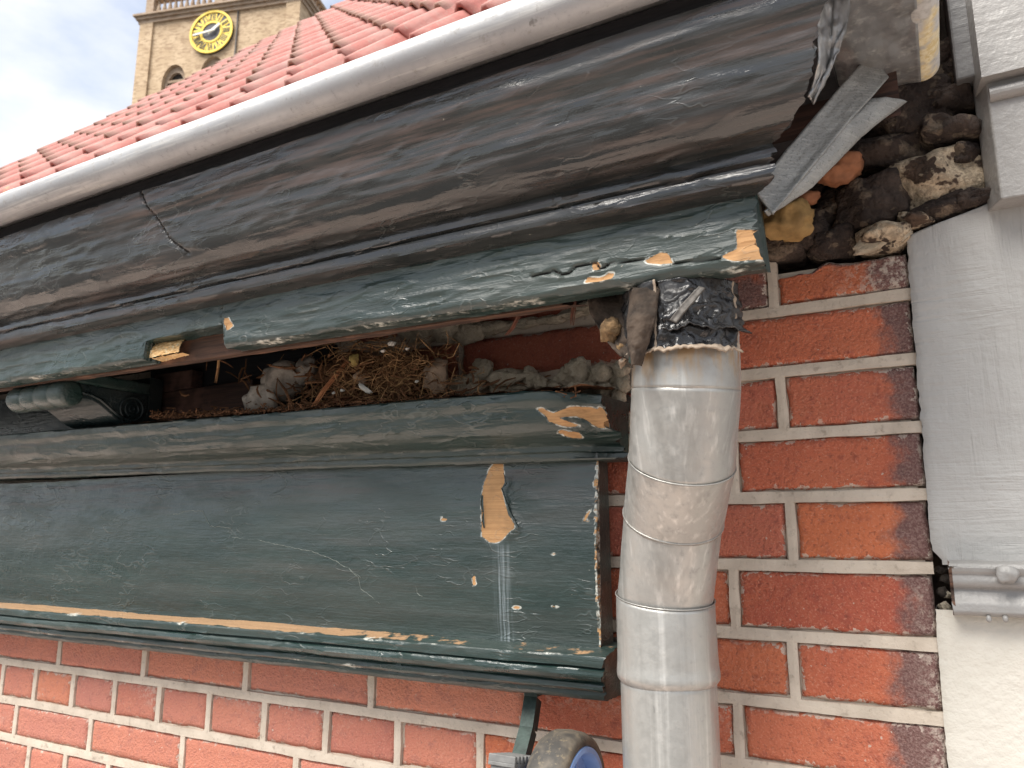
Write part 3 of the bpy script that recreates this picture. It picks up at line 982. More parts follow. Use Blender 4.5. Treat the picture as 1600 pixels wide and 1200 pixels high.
# ---------------------------------------------------------------- open cavity: inner brickwork and mortar squeezed from it
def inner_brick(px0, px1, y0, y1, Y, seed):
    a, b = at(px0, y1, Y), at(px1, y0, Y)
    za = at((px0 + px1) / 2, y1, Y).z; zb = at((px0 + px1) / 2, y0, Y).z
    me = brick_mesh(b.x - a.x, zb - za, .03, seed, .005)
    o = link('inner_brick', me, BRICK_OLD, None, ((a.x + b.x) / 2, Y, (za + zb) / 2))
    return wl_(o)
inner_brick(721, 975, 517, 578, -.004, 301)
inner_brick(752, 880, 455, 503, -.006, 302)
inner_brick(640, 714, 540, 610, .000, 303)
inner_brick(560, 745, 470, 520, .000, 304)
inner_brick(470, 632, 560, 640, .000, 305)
def blob(px, py, rx, ry, Y, mat, name, parent, seed, amp=.32, sub=3, freq=1.7, depth=None, rot=None):
    c = at(px, py, Y)
    k = (c - CAM).dot(FW) / F_PX
    return lump(name, c, (rx * k * 1.15, (depth or min(rx, ry)) * k, ry * k), mat, parent, seed, amp, freq, sub, rot)
class WP: pass
def wblob(*a, **k):
    o = blob(*a[:6], a[6], None, a[7], **k)
    return wl_(o)
sq = [(775, 512, 30, 11), (825, 505, 26, 9), (862, 500, 24, 8), (895, 490, 26, 9), (925, 480, 24, 12), (945, 475, 18, 14), (735, 520, 26, 18), (700, 512, 28, 22), (668, 515, 26, 20), (640, 520, 20, 16), (725, 500, 22, 16)]
for i, (x, y, a, b) in enumerate(sq):
    wblob(x, y, a, b, -.014, MORTAR_OLD, 'squeezed_mortar', 40 + i, amp=.42, freq=2.0)
lo = [(755, 578, 17, 20), (728, 602, 34, 20), (795, 590, 36, 16), (800, 606, 34, 10), (828, 588, 13, 18), (846, 598, 12, 14), (862, 603, 26, 12), (885, 588, 17, 17), (905, 580, 20, 20), (925, 588, 16, 18), (912, 604, 26, 14), (942, 582, 15, 17), (958, 592, 14, 18), (948, 612, 16, 14), (972, 578, 14, 16), (890, 612, 22, 12), (966, 616, 12, 20), (975, 600, 12, 16), (705, 612, 20, 14)]
for i, (x, y, a, b) in enumerate(lo):
    wblob(x, y, a, b, -.020 - .004 * (i % 3), MORTAR_OLD, 'squeezed_mortar', 70 + i, amp=.36, freq=1.9)
# slabs of mortar / brick beside the pipe where the mouldings stop
for i, (x, y, a, b, mt) in enumerate([(985, 690, 22, 16, MORTAR_OLD), (972, 655, 16, 24, MORTAR_OLD), (978, 630, 14, 14, MORTAR_DARK), (965, 1002, 14, 7, MORTAR_DARK), (960, 1020, 18, 10, MORTAR_DARK)]):
    wblob(x, y, a, b, -.010, mt, 'mortar_lump', 120 + i, amp=.35)

# ---------------------------------------------------------------- nest and rubbish on the ledge
STRAW = NT('dry_grass_and_bark'); 
STRAW.set(col=STRAW.mix(STRAW.rng(STRAW.noise(90, 3), .35, .65), (.19, .095, .042), (.40, .235, .105)), rough=.9)
STRAW2 = simple('dark_bark_shreds', (.17, .080, .036), .9, 0, 120)
WOOL = simple('grey_lime_lump', (.42, .37, .315), .95, 0, 45, .45, .9, .004)
WOOL2 = simple('brown_lime_lump', (.38, .27, .19), .95, 0, 70, .4, .8, .003)
WHITE = simple('white_foam_crumb', (.58, .56, .51), .8, 0, 200, .1, .5)
YEL = simple('yellow_seed_husk', (.62, .46, .16), .7, 0, 90, .3)
DUST = simple('rotted_wood_dust', (.20, .092, .042), .95, 0, 260, .6, 1.0, .002)
nest = tag(empty('bird_nest', at(560, 640, -.06)), 'old bird nest of dry grass and bark shreds stuffed in the open cornice', 'nest')
def straws(name, cpx, spread, n, mat, seed, rl=(.015, .05), rr=(.0004, .0010), Y=(-.085, -.02)):
    r = random.Random(seed)
    q = MB()
    for _ in range(n):
        x = r.gauss(cpx[0], spread[0]); y = r.gauss(cpx[1], spread[1])
        y = min(y, 652 - (x - 400) * .06); y = max(y, 530)
        c = at(x, y, r.uniform(*Y))
        d = Vector((r.gauss(0, 1), r.gauss(0, .5), r.gauss(0, .45))).normalized()
        L = r.uniform(*rl)
        bend = Vector((r.gauss(0, .3), r.gauss(0, .3), r.gauss(0, .3))) * L * .5
        pts = [c - d * L / 2, c - d * L / 6 + bend * .7, c + d * L / 6 + bend * .7, c + d * L / 2]
        w = r.uniform(*rr)
        q.tube(pts, [w * .6, w, w, w * .4], 4)
    return q.build(name, mat, None, False)
o = straws('nest_straw', (590, 590), (58, 26), 900, STRAW.mat, 3, (.010, .042), (.0003, .0007)); kid(o, nest); o['kind'] = 'stuff'
o = straws('nest_bark', (570, 610), (90, 24), 520, STRAW2, 4, (.006, .035), (.0006, .0018)); kid(o, nest); o['kind'] = 'stuff'
kid(blob(625, 583, 42, 38, -.045, STRAW2, 'nest_cup', None, 11, .3), nest)
kid(blob(560, 588, 66, 40, -.030, STRAW2, 'nest_core', None, 12, .35), nest)
o = straws('nest_cup_fibre', (626, 583), (16, 16), 420, STRAW.mat, 5, (.01, .03), (.0003, .0006), (-.075, -.05)); kid(o, nest); o['kind'] = 'stuff'
things = [((445, 595), (36, 32), -.045, WOOL, 'lime_lump', 'pale grey lime lump in the cavity, upright lump left of the nest', 'rubble', 21),
          ((478, 580), (20, 24), -.050, WOOL, 'lime_lump', 'small grey lime lump between the big pale lump and the wood splinter', 'rubble', 27),
          ((408, 622), (36, 24), -.060, WOOL, 'lime_lump', 'low rounded grey lime lump leftmost beside the nest', 'rubble', 22),
          ((682, 588), (20, 30), -.060, WOOL2, 'clay_lump', 'brown tapering clay lump leaning right of the nest cup', 'rubble', 23),
          ((553, 562), (7, 12), -.075, YEL, 'seed_husk', 'yellow oval husk caught at the top of the nest', 'husk', 24),
          ((566, 590), (12, 12), -.070, WOOL2, 'clay_crumb', 'pale tan clay crumb in the middle of the nest', 'crumb', 25)]
for c, r, Y, mt, nm, lb, ct, sd_ in things:
    tag(blob(*c, *r, Y, mt, nm, None, sd_, .34, 3, 2.0), lb, ct)
tag(blob(570, 607, 13, 4.5, -.088, WHITE, 'foam_crumb', None, 31, .5, 3, 3, rot=(0, .6, 0)), 'largest white foam crumb, long and knobbly, low in the nest', 'foam crumb', 'white crumbs in the nest')
for i, (x, y, r, lb) in enumerate([(535, 610, 5, 'small white foam crumb left of the long knobbly one'), (522, 614, 4, 'tiny white foam crumb by the foot of the wood splinter'), (612, 536, 8, 'white foam crumb at the top of the nest under the batten'),
                                   (598, 548, 5, 'small white crumb just below the topmost one in the nest'), (636, 545, 4, 'tiny white crumb on top of the round nest cup'), (651, 596, 4, 'tiny white crumb at the right edge of the nest cup')]):
    tag(blob(x, y, r * .8, r * .55, -.085, WHITE, 'foam_crumb', None, 33 + i, .5, 3, 3.0), lb, 'foam crumb', 'white crumbs in the nest')
SPL = make_oldwood('orange_wood_splinter', (.46, .20, .085), (.28, .105, .04))
def splinter(pts, w, Y0, Y1, name, label, mat, flat=1):
    n = len(pts)
    P = [at(a, b, Y0 + (Y1 - Y0) * i / (n - 1)) for i, (a, b) in enumerate(pts)]
    q = MB()
    for k in range(3):
        off = Vector(((k - 1) * w * .7, k * .0008, (k % 2) * w * .4))
        q.tube([p + off for p in P], [w * (.55 + .3 * sin(2.5 * i + k)) * (.35 if i in (0, n - 1) else 1) for i in range(n)], 5)
    return tag(q.build(name, mat, None, False), label, 'stick')
splinter([(486, 640), (505, 612), (522, 588), (541, 566)], .0028, -.095, -.075, 'wood_splinter', 'long orange wood splinter standing diagonally in front of the nest', SPL)
splinter([(432, 592), (446, 610), (458, 640)], .0013, -.09, -.095, 'twig', 'thin dark twig leaning over the grey lime lumps', STRAW2)
splinter([(824, 466), (812, 490), (800, 512), (790, 524)], .0016, -.13, -.11, 'rusty_nail', 'long bent rusty nail hanging under the soffit batten', simple('rust_brown', (.15, .062, .040), .8, .2, 160))
splinter([(897, 462), (896, 485), (893, 508)], .0019, -.12, -.11, 'rusty_nail', 'short rusty nail hanging beside the brown rag', bpy.data.materials['rust_brown'])
splinter([(342, 552), (340, 575), (336, 598)], .0011, -.12, -.10, 'twig', 'pale twig hanging in the dark hollow behind the notch', STRAW.mat)
dr = random.Random(9)
q = MB()
for _ in range(1500):
    px = dr.uniform(235, 900); base = 655 - (px - 235) * .052
    c = at(px, base - abs(dr.gauss(0, 5)), dr.uniform(-.104, -.055))
    d = Vector((dr.gauss(0, 1), dr.gauss(0, .6), dr.gauss(0, .3))).normalized() * dr.uniform(.001, .006)
    q.tube([c - d, c + d], [.0005, .0009], 4)
tag(q.build('wood_dust', DUST), 'rust brown rotted wood dust and shreds along the top of the bed moulding', 'dust', kind='stuff')
lb = MB()
lb.grid(lambda u, v: (-1.02 + .73 * u, -.103 + .10 * v, .1485 - .016 * (-1.02 + .73 * u + .65) + .012 * v + .003 * N(u * 40, v * 6, 1)), 200, 14)
kid(lb.build('ledge_board', DUST, None, True), cornice)

# ---------------------------------------------------------------- downpipe
pipe = tag(empty('downpipe', (-.2247, -.09, -.6)), 'fat grey zinc downpipe with a seamed swan neck in front of the brick wall', 'downpipe')
PR = .0414
ax = [Vector((-.2240, -.092, -.75)), Vector((-.2250, -.092, -.0546)), Vector((-.2085, -.112, .0150)), Vector((-.1880, -.148, .0600)), Vector((-.1775, -.163, .118)), Vector((-.1755, -.164, .196))]
def tube_part(name, axis, r0, r1, n=64, rings=24, squash=None, dent=.0004, attr=None, planes=None, seed=0):
    """pipe section from axis[0] to axis[1], ends cut by the given planes (mitres)"""
    a, b = axis
    d = (b - a).normalized()
    u = Vector((1, 0, 0)); u = (u - d * u.dot(d)).normalized(); v = d.cross(u)
    V, Fc, R = [], [], []
    for j in range(rings + 1):
        t = j / rings
        for k in range(n):
            an = 2 * pi * k / n
            r = (r0 + (r1 - r0) * t) + dent * N(cos(an) * 1.5, sin(an) * 1.5, t * 4, seed)
            if squash: r += squash(t)
            off = (u * cos(an) + v * sin(an)) * r
            lo, hi = a + off, b + off
            if planes:
                for w, (pl, pn) in enumerate(planes):
                    if pl is None: continue
                    den = d.dot(pn)
                    s = (pl - (a + off)).dot(pn) / den
                    if w == 0: lo = a + off + d * s
                    else: hi = a + off + d * s
            p = lo.lerp(hi, t)
            V.append(p); R.append(attr(p) if attr else 0.0)
    for j in range(rings):
        for k in range(n):
            k2 = (k + 1) % n
            Fc.append((j * n + k, j * n + k2, (j + 1) * n + k2, (j + 1) * n + k))
    me = mesh(V, Fc, name)
    setattrs(me, dict(rust=R))
    o = link(name, me, ZINC)
    md = o.modifiers.new('sheet', 'SOLIDIFY'); md.thickness = .0012; md.offset = -1
    return kid(o, pipe)
def mit_n(i):
    return ((ax[i] - ax[i - 1]).normalized() + (ax[i + 1] - ax[i]).normalized()).normalized()
down = Vector((0, 0, 1))
sleeve_z = -.1290
tube_part('lower_pipe', (ax[0], Vector((-.2246, -.092, -.120))), PR, PR, rings=60, seed=1)
tube_part('sleeve', (Vector((-.2246, -.092, sleeve_z)), Vector((-.2250, -.092, -.0553))), PR + .0022, PR + .0020, rings=24, seed=2,
          squash=lambda t: .0011 * exp(-((t - .12) / .10) ** 2) - .0035 * smooth(.10, .0, t), planes=((None, down), (ax[1] + Vector((0, 0, -.001)), mit_n(1))))
tube_part('elbow_segment', (ax[1], ax[2]), PR + .0004, PR + .0012, planes=((ax[1] - down * .002, mit_n(1)), (ax[2], mit_n(2))), seed=3)
tube_part('elbow_segment', (ax[2], ax[3]), PR + .0020, PR + .0022, planes=((ax[2] - (ax[2] - ax[1]).normalized() * .003, mit_n(2)), (ax[3], mit_n(3))), seed=4)
rustf = lambda p: smooth(.105, .148, p.z) * .9
tube_part('elbow_segment', (ax[3], ax[4]), PR + .0024, PR + .0030, planes=((ax[3], mit_n(3)), (ax[4], mit_n(4))), seed=5, attr=rustf)
tube_part('upper_pipe', (ax[4], ax[5]), PR + .0030, PR + .0028, planes=((ax[4] - down * .0, mit_n(4)), (None, down)), seed=6, rings=30, attr=rustf)
seam = MB()
for i, rr_ in ((1, PR + .0022), (2, PR + .0022), (3, PR + .0028)):
    nrm = mit_n(i)
    d = (ax[i + 1] - ax[i]).normalized() if i > 1 else Vector((0, 0, 1))
    u = Vector((1, 0, 0)); u = (u - d * u.dot(d)).normalized(); v = d.cross(u)
    ring = []
    for k in range(65):
        an = 2 * pi * k / 64
        off = (u * cos(an) + v * sin(an)) * rr_
        ring.append(ax[i] + off - d * (off.dot(nrm) / d.dot(nrm)))
    seam.tube(ring, .0006, 6, False)
kid(seam.build('solder_seam', ZINC, None, True), pipe)

# black bitumen sheet crumpled round the pipe head
def make_bitumen():
    m = NT('black_bitumen_sheet')
    n = m.noise(40, 5, .7, None, 1.2)
    e = m.attr('fray')
    c = m.mix(m.rng(n, .4, .7), (.012, .012, .013), (.035, .033, .032))
    f = m.rng(m.math('ADD', e, m.math('MULTIPLY', m.math('SUBTRACT', m.noise(90, 4, .7), .5), .9)), .42, .58)
    c = m.mix(f, c, m.mix(m.noise(120, 4, .7), (.20, .15, .11), (.45, .36, .27)))
    ro = m.mix(f, m.mix(m.rng(m.noise(25, 2), .4, .6), (.25,) * 3, (.5,) * 3), (.8,) * 3)
    h = m.math('ADD', n, m.math('MULTIPLY', m.noise(90, 3, .6, m.map((1, 1, .5)), 1.5), .3))
    return m.set(col=c, rough=ro, spec=.55, nrm=m.bump(h, .6, .003))
BITUMEN = make_bitumen()
def bit_sheet(name, a0, a1, z0, z1, r, seed, amp, parent, top_in=.0, mat=BITUMEN, frayk=1.0):
    nu, nv = 90, 50
    V, A = [], []
    base = ax[4]
    for j in range(nv + 1):
        for i in range(nu + 1):
            u, v = i / nu, j / nv
            an = a0 + (a1 - a0) * u
            zb = z0 + .004 * N(u * 5, 1, seed) + .0025 * N(u * 17, 2, seed)
            z = zb + (z1 - zb) * v
            axp = ax[4].lerp(ax[5], (z - ax[4].z) / (ax[5].z - ax[4].z))
            w = 1 - 2 * abs(N(u * 4 + .4 * N(v * 3, u * 3, 9), v * 4, seed)); w2 = 1 - 2 * abs(N(u * 10, v * 9, seed + 4))
            rr_ = r + amp * (.7 * w + .12 * w2 + .5 * N(u * 2.5, v * 2.5, seed + 2)) + .003 * smooth(.06, 0, v) - top_in * v
            rr_ = max(rr_, PR + .0052)
            V.append((axp.x + cos(an) * rr_, axp.y + sin(an) * rr_, z))
            A.append(max(smooth(.10 + .22 * max(0, N(u * 5, 4, seed)), .0, v) * frayk, smooth(.93, 1.0, u) * .8 * frayk))
    Fc = [(j * (nu + 1) + i, j * (nu + 1) + i + 1, (j + 1) * (nu + 1) + i + 1, (j + 1) * (nu + 1) + i) for j in range(nv) for i in range(nu)]
    me = mesh(V, Fc, name)
    setattrs(me, dict(fray=A))
    o = link(name, me, mat)
    md = o.modifiers.new('sheet', 'SOLIDIFY'); md.thickness = .0012; md.offset = 1
    return kid(o, parent)
wrap = tag(empty('bitumen_wrap', (-.1745, -.165, .16)), 'torn crumpled black bitumen wrap with frayed beige edge round the top of the downpipe', 'wrapping')
bit_sheet('outer_sheet', radians(262), radians(340), .1390, .1985, PR + .0070, 3, .0060, wrap, .006)
bit_sheet('torn_layer', radians(268), radians(352), .1560, .1990, PR + .0085, 15, .0050, wrap, .008, frayk=.35)
bit_sheet('inner_sheet', radians(190), radians(262), .1400, .1985, PR + .0065, 8, .0040, wrap)
RAG = simple('brown_felt_rag', (.055, .039, .028), .9, 0, 55, .55, 1.0, .004)
def sheet(name, pts_l, pts_r, mat, parent=None, amp=.003, seed=0, curl=0.0, nu=16, nv=40, thick=.0012, freq=1.0):
    """ribbon between two 3d polylines"""
    def samp(P, t):
        k = t * (len(P) - 1); i = min(len(P) - 2, int(k))
        return P[i].lerp(P[i + 1], k - i)
    V = []
    for j in range(nv + 1):
        for i in range(nu + 1):
            u, v = i / nu, j / nv
            p = samp(pts_l, v).lerp(samp(pts_r, v), u)
            p = p + Vector((0, -1, 0)) * (amp * N(u * 2.2 * freq, v * 4 * freq, seed) + amp * .5 * N(u * 6 * freq, v * 11 * freq, seed + 3) - curl * 4 * u * (1 - u))
            p += Vector((0, 0, 1)) * amp * .35 * N(u * 5, v * 9, seed + 9)
            V.append(p)
    Fc = [(j * (nu + 1) + i, j * (nu + 1) + i + 1, (j + 1) * (nu + 1) + i + 1, (j + 1) * (nu + 1) + i) for j in range(nv) for i in range(nu)]
    me = mesh(V, Fc, name)
    o = link(name, me, mat)
    md = o.modifiers.new('sheet', 'SOLIDIFY'); md.thickness = thick; md.offset = 0
    return kid(o, parent) if parent else o
LEAD_ = simple('dirty_lead_edge', (.10, .09, .08), .6, .2, 200)
A3 = lambda l, Y: [at(a, b, y) for (a, b), y in zip(l, Y)]
sheet('folded_edge', A3([(1046, 500), (1066, 474), (1092, 447)], (-.222, -.22, -.216)), A3([(1056, 504), (1076, 480), (1102, 450)], (-.223, -.221, -.217)), LEAD_, wrap, .0008, 31, .001, 6, 20)
OCHRE = simple('ochre_rotten_wood', (.17, .105, .05), .9, 0, 90, .6, 1.0, .004)
rag = tag(empty('felt_rag', at(965, 500, -.19)), 'brown felt rag hanging left of the pipe head under the cornice', 'rag')
sheet('rag_fold', A3([(915, 440), (922, 490), (945, 530), (968, 556)], (-.17, -.18, -.19, -.2)), A3([(1000, 425), (995, 480), (990, 525), (984, 562)], (-.17, -.195, -.205, -.208)), RAG, rag, .005, 4, .004)
sheet('rag_fold', A3([(984, 455), (980, 505), (982, 545), (988, 575)], (-.205, -.214, -.216, -.216)), A3([(1032, 452), (1026, 495), (1014, 535), (1002, 572)], (-.21, -.218, -.220, -.218)), RAG, rag, .003, 6, -.008)
sheet('rag_fold', A3([(1000, 445), (1015, 462), (1040, 485)], (-.19, -.2, -.205)), A3([(1085, 430), (1070, 452), (1052, 490)], (-.19, -.2, -.208)), RAG, rag, .006, 8, .004)
for i, (x, y, a, b, mt, nm, lbl) in enumerate([(955, 515, 17, 22, OCHRE, 'mortar_chunk', 'tan mortar chunk caught in the brown rag beside the pipe'), (969, 545, 8, 10, OCHRE, 'mortar_chip', 'small pale chip at the foot of the brown rag')]):
    tag(blob(x, y, a, b, -.193, mt, nm, None, 130 + i, .4, 3, 2.0), lbl, 'rubble')
GREENCLIP = simple('green_metal_clip', (.035, .055, .048), .5, .3, 80)
tag(blob(992, 556, 11, 16, -.215, GREENCLIP, 'pipe_clip', None, 140, .3, 3), 'small dark green clip at the upper left of the downpipe', 'clip')

# ---------------------------------------------------------------- gutter
gut = tag(empty('zinc_gutter', (-.8, -.3, .40)), 'pale weathered zinc gutter with a thick rolled front edge along the cornice top', 'gutter')
g = MB()
GZ, GR = .4010, .0176
n = 260
g.tube([(XL + (.035 - XL) * i / n, -.2985 + .0006 * N(i * .12, 1, 1), GZ + .0006 * N(i * .07, 4, 1)) for i in range(n + 1)], [GR + .0003 * N(i * .4, 2, 2) for i in range(n + 1)], 40)
kid(g.build('rolled_edge', ZINC_BEAD, None, True), gut)
g = MB()
g.grid(lambda u, v: (XL + u * (.02 - XL), [-.290, -.284, -.27, -.18, -.10, -.09][min(5, int(v * 5 + .01))], [.396, .3945, .3945, .3955, .397, .45][min(5, int(v * 5 + .01))]), 2, 5)
kid(g.build('trough_sheet', ZINC_OLD), gut)
g = MB()
g.tube([(.0195, -.305 + .226 * i / 30, GZ - .0005 + .0008 * N(i * .3, 3, 3)) for i in range(31)] + [(.0195, -.0765, GZ - .0003), (.0195, -.0752, GZ)],
       [.0140 + .0008 * N(i * .4, 5, 5) for i in range(31)] + [.011, .004], 32)
kid(g.build('return_edge', LICHEN, None, True), gut)
g = MB()
def under(u, v):
    x = -.072 + .090 * u; y = -.272 + .192 * v
    return (x, y, .3865 + .004 * N(u * 3, v * 3, 1) + .0015 * N(u * 9, v * 9, 4) - .012 * smooth(.35, 0, u) * v + .001 * sin(u * 9))
g.grid(under, 40, 50)
ob = kid(g.build('return_soffit', ZINC_OLD, None, True), gut)
md = ob.modifiers.new('sheet', 'SOLIDIFY'); md.thickness = .0016
sheet('crumpled_lining', A3([(1278, -20), (1276, 40), (1278, 100), (1262, 150)], (-.262, -.262, -.258, -.25)), A3([(1330, -20), (1322, 50), (1300, 105), (1272, 160)], (-.235, -.24, -.245, -.246)), ZINC_OLD, gut, .008, 12, .004)

def make_lead():
    m = NT('torn_lead_strip')
    a = m.noise(1, 3, .7, m.map((60, 60, 420), rot=(0, radians(-38), 0)))
    b = m.noise(480, 2, .7); c_ = m.noise(14, 3, .6)
    c = m.mix(m.rng(c_, .35, .65), (.20, .205, .20), (.30, .305, .295))
    c = m.mix(m.math('MULTIPLY', m.rng(a, .5, .7), .6), c, (.42, .42, .40))
    c = m.mix(m.math('MULTIPLY', m.rng(b, .55, .7), .6), c, (.09, .088, .085))
    return m.set(col=c, rough=.5, metal=.35, nrm=m.bump(m.math('ADD', b, a), .5, .0012))
LEAD = make_lead()
# torn lead strips hanging at the cornice end
o = sheet('lead_strip', A3([(1362, 80), (1300, 150), (1230, 232), (1178, 298)], (-.125, -.16, -.19, -.212)), A3([(1388, 122), (1336, 180), (1268, 262), (1208, 335)], (-.12, -.155, -.185, -.205)), LEAD, None, .0010, 21, .0022, 14, 60, .0022)
tag(o, 'long straight torn grey lead strip hanging diagonally from the cornice end', 'metal strip')
o = sheet('lead_strip', A3([(1342, 160), (1300, 205), (1250, 280), (1196, 334)], (-.135, -.158, -.18, -.2)), A3([(1416, 158), (1345, 213), (1268, 293), (1200, 338)], (-.105, -.14, -.172, -.199)), LEAD, None, .002, 25, -.006, 14, 60, .0018)
tag(o, 'shorter pointed grey lead strip curling below the long straight one', 'metal strip')

# ---------------------------------------------------------------- rubble masonry above the bricks
def make_stone(name, a, b, patch, amt):
    m = NT(name)
    r = m.rnd()
    off = m.node('ShaderNodeCombineXYZ')
    for i, k in enumerate((11., 23., 5.)): m.put(off.inputs[i], m.math('MULTIPLY', r, k))
    v = m.map(loc=off.outputs[0])
    n1 = m.noise(40, 5, .65, v); n2 = m.noise(160, 5, .7, v)
    c = m.mix(m.rng(n1, .35, .65), a, b)
    pm = m.rng(m.math('ADD', m.noise(34, 5, .68, v), m.math('MULTIPLY', n2, .25)), .70 - amt, .76 - amt)
    c = m.mix(pm, c, m.mix(m.rng(n2, .4, .6), patch, tuple(q * .6 for q in patch)))
    return m.set(col=c, rough=.95, spec=.15, nrm=m.bump(m.math('ADD', n1, n2), 1.0, .004))
STONE = make_stone('sooty_stone', (.066, .050, .042), (.036, .028, .025), (.18, .14, .105), .04)
STONE2 = make_stone('mortar_smeared_stone', (.095, .065, .048), (.045, .034, .028), (.52, .42, .30), .12)
rub = tag(empty('rubble_masonry', (-.06, .02, .25)), 'sooty broken rubble masonry exposed above the bricks beside the white wall', 'masonry')
def stone(px, py, rx, ry, Y, mat=STONE, seed=0, amp=.22):
    c = at(px, py, Y); k = (c - CAM).dot(FW) / F_PX
    bm = bmesh.new()
    bmesh.ops.create_icosphere(bm, subdivisions=4, radius=1)
    fd = fdirs(seed + 50, 10, .78, 1.1)
    for v in bm.verts:
        p = v.co.copy()
        p = facet(p.lerp(p / max(abs(p.x), abs(p.y), abs(p.z)), .5), fd)
        q = 1 + amp * mn.noise(p * 1.5 + Vector((seed * 3.1, seed, 2))) + amp * .4 * mn.noise(p * 4 + Vector((seed, 1, 7))) + amp * .16 * mn.noise(p * 11 + Vector((seed, 4, 7)))
        v.co = Vector((p.x * rx * k, p.y * .03, p.z * ry * k)) * q
    me = bpy.data.meshes.new('stone'); bm.to_mesh(me); bm.free()
    me.polygons.foreach_set('use_smooth', [True] * len(me.polygons))
    o = link('stone', me, mat, None, c)
    o.rotation_euler = (0, RND.uniform(-.12, .12), RND.uniform(-.1, .1))
    return kid(o, rub)
for i, s in enumerate([(1456, 290, 72, 50, .008, STONE2), (1358, 325, 58, 44, .004), (1376, 246, 74, 32, .012), (1484, 213, 44, 26, .004), (1420, 182, 62, 48, .016), (1484, 170, 36, 20, .014),
                       (1255, 372, 46, 30, .015), (1300, 385, 40, 26, .012), (1310, 330, 40, 34, .022), (1280, 260, 50, 40, .03), (1250, 310, 50, 36, .03), (1360, 190, 46, 40, .03), (1430, 120, 60, 40, .03),
                       (1330, 130, 60, 50, .035), (1240, 200, 60, 60, .035), (1500, 110, 50, 50, .032), (1508, 252, 26, 18, .01), (1380, 376, 40, 18, -.002, STONE2), (1220, 395, 40, 20, .012), (1190, 360, 40, 40, .03), (1468, 335, 50, 20, .012), (1520, 318, 30, 16, .012), (1432, 352, 26, 14, .006, STONE2)]):
    stone(*s[:5], mat=s[5] if len(s) > 5 else STONE, seed=i + 1)
q = blob(1372, 378, 44, 15, -.012, MORTAR_OLD, 'mortar_slab', None, 151, .35, 3, 2.0, rot=(0, -.18, 0)); kid(q, rub)
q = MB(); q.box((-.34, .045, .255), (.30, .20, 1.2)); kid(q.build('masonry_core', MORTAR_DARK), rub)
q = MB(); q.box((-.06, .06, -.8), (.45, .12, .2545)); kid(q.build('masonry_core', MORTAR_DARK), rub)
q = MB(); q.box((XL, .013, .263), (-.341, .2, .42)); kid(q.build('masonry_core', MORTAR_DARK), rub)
FOAM_Y = simple('yellow_pur_foam', (.33, .21, .08), .75, 0, 40, .35, .7, .004)
FOAM_O = simple('orange_pur_foam', (.30, .125, .06), .75, 0, 40, .35, .7, .004)
tag(blob(1230, 345, 36, 34, -.030, FOAM_Y, 'foam_blob', None, 161, .24, 4, 1.7), 'yellow expanding foam blob at the lower end of the lead strips', 'foam')
tag(blob(1308, 262, 32, 28, -.020, FOAM_O, 'foam_blob', None, 162, .24, 4, 1.9), 'orange expanding foam blob behind the pointed lead strip', 'foam')
tag(blob(1258, 310, 18, 12, -.022, FOAM_O, 'foam_blob', None, 163, .25, 3, 1.6), 'small orange foam bit between the yellow and the orange blob', 'foam')

# ---------------------------------------------------------------- painted neighbour wall
nb = tag(empty('rendered_wall', (.2, 0, -.6)), 'grey white painted neighbour wall with a moulded ledge right of the bricks', 'wall')
def wall_sheet(name, x0f, x1, z0, z1, y, mat, amp, step=.004):
    nv = int((z1 - z0) / step); nu = int((x1 + .01) / step)
    q = MB()
    def fn(u, v):
        z = z0 + (z1 - z0) * v
        x0 = x0f(z)
        x = x0 + (x1 - x0) * u
        e = smooth(.004, 0, x - x0)
        return (x, y + .002 * e * e + amp * N(x * 20, 1, z * 20) + amp * .5 * N(x * 60, 3, z * 60), z)
    q.grid(fn, nu, nv)
    q.grid(lambda u, v: (x0f(z0 + (z1 - z0) * v) + .0005 * u, y + .004 + .04 * u, z0 + (z1 - z0) * v), 2, nv)
    return kid(q.build(name, mat, None, True), nb)
led_t, led_b = at(1500, 880, -.02).z, at(1500, 962, -.02).z
wall_sheet('upper_face', lambda z: -.0120 + .0196 * z + .0016 * N(z * 40, 1, 1) + .0014 * N(z * 140, 2, 1) + .008 * smooth(led_t + .012, led_t, z) + .072 * max(0, min(1, (z + .004 * N(z * 120, 4, 4) - .276) / .018)), .75, led_t - .002, 1.1, -.006, STUCCO, .0010)
wall_sheet('lower_face', lambda z: -.0130 + .0196 * z + .0012 * N(z * 50, 5, 1) + .0008 * N(z * 160, 2, 1), .75, -.75, led_b + .003, -.004, CREAM, .0008)
lx = at(1486, 920, -.024).x
lp = [(.0, led_b), (-.018, led_b), (-.0215, led_b + .003), (-.0205, led_b + .010), (-.0165, led_b + .016), (-.0150, led_b + .0215), (-.0195, led_b + .0235), (-.0215, led_b + .0275), (-.0200, led_b + .0335), (-.0220, led_b + .0350), (-.0232, led_b + .0400), (-.0225, led_t - .0045), (-.0195, led_t), (.0, led_t + .003)]
q = MB()
lpr = resample(lp, .002)
q.grid(lambda u, v: (lx + .0015 * N(v * 8, 1, 1) * (1 - u) + u * (.75 - lx), lpr[int(round(v * (len(lpr) - 1)))][0] + .0008 * N(u * 40, v * 3, 2) + .0004 * N(u * 120, v * 9, 5), lpr[int(round(v * (len(lpr) - 1)))][1] + .0006 * N(u * 30, 4, 4)), 240, len(lpr) - 1)
kid(q.build('moulded_ledge', GREYPAINT, None, True), nb)
q = MB(); q.prism(lp, lambda y, z: (lx - .0004, y, z), lambda y, z: (lx + .002, y, z))
kid(q.build('raw_ledge_end', OLDWOOD), nb)
p = at(1573, 898, -.026)
kid(lump('screw_lump', p, (.009, .005, .007), GREYPAINT, None, 5, .35, 1.8, 3), nb)
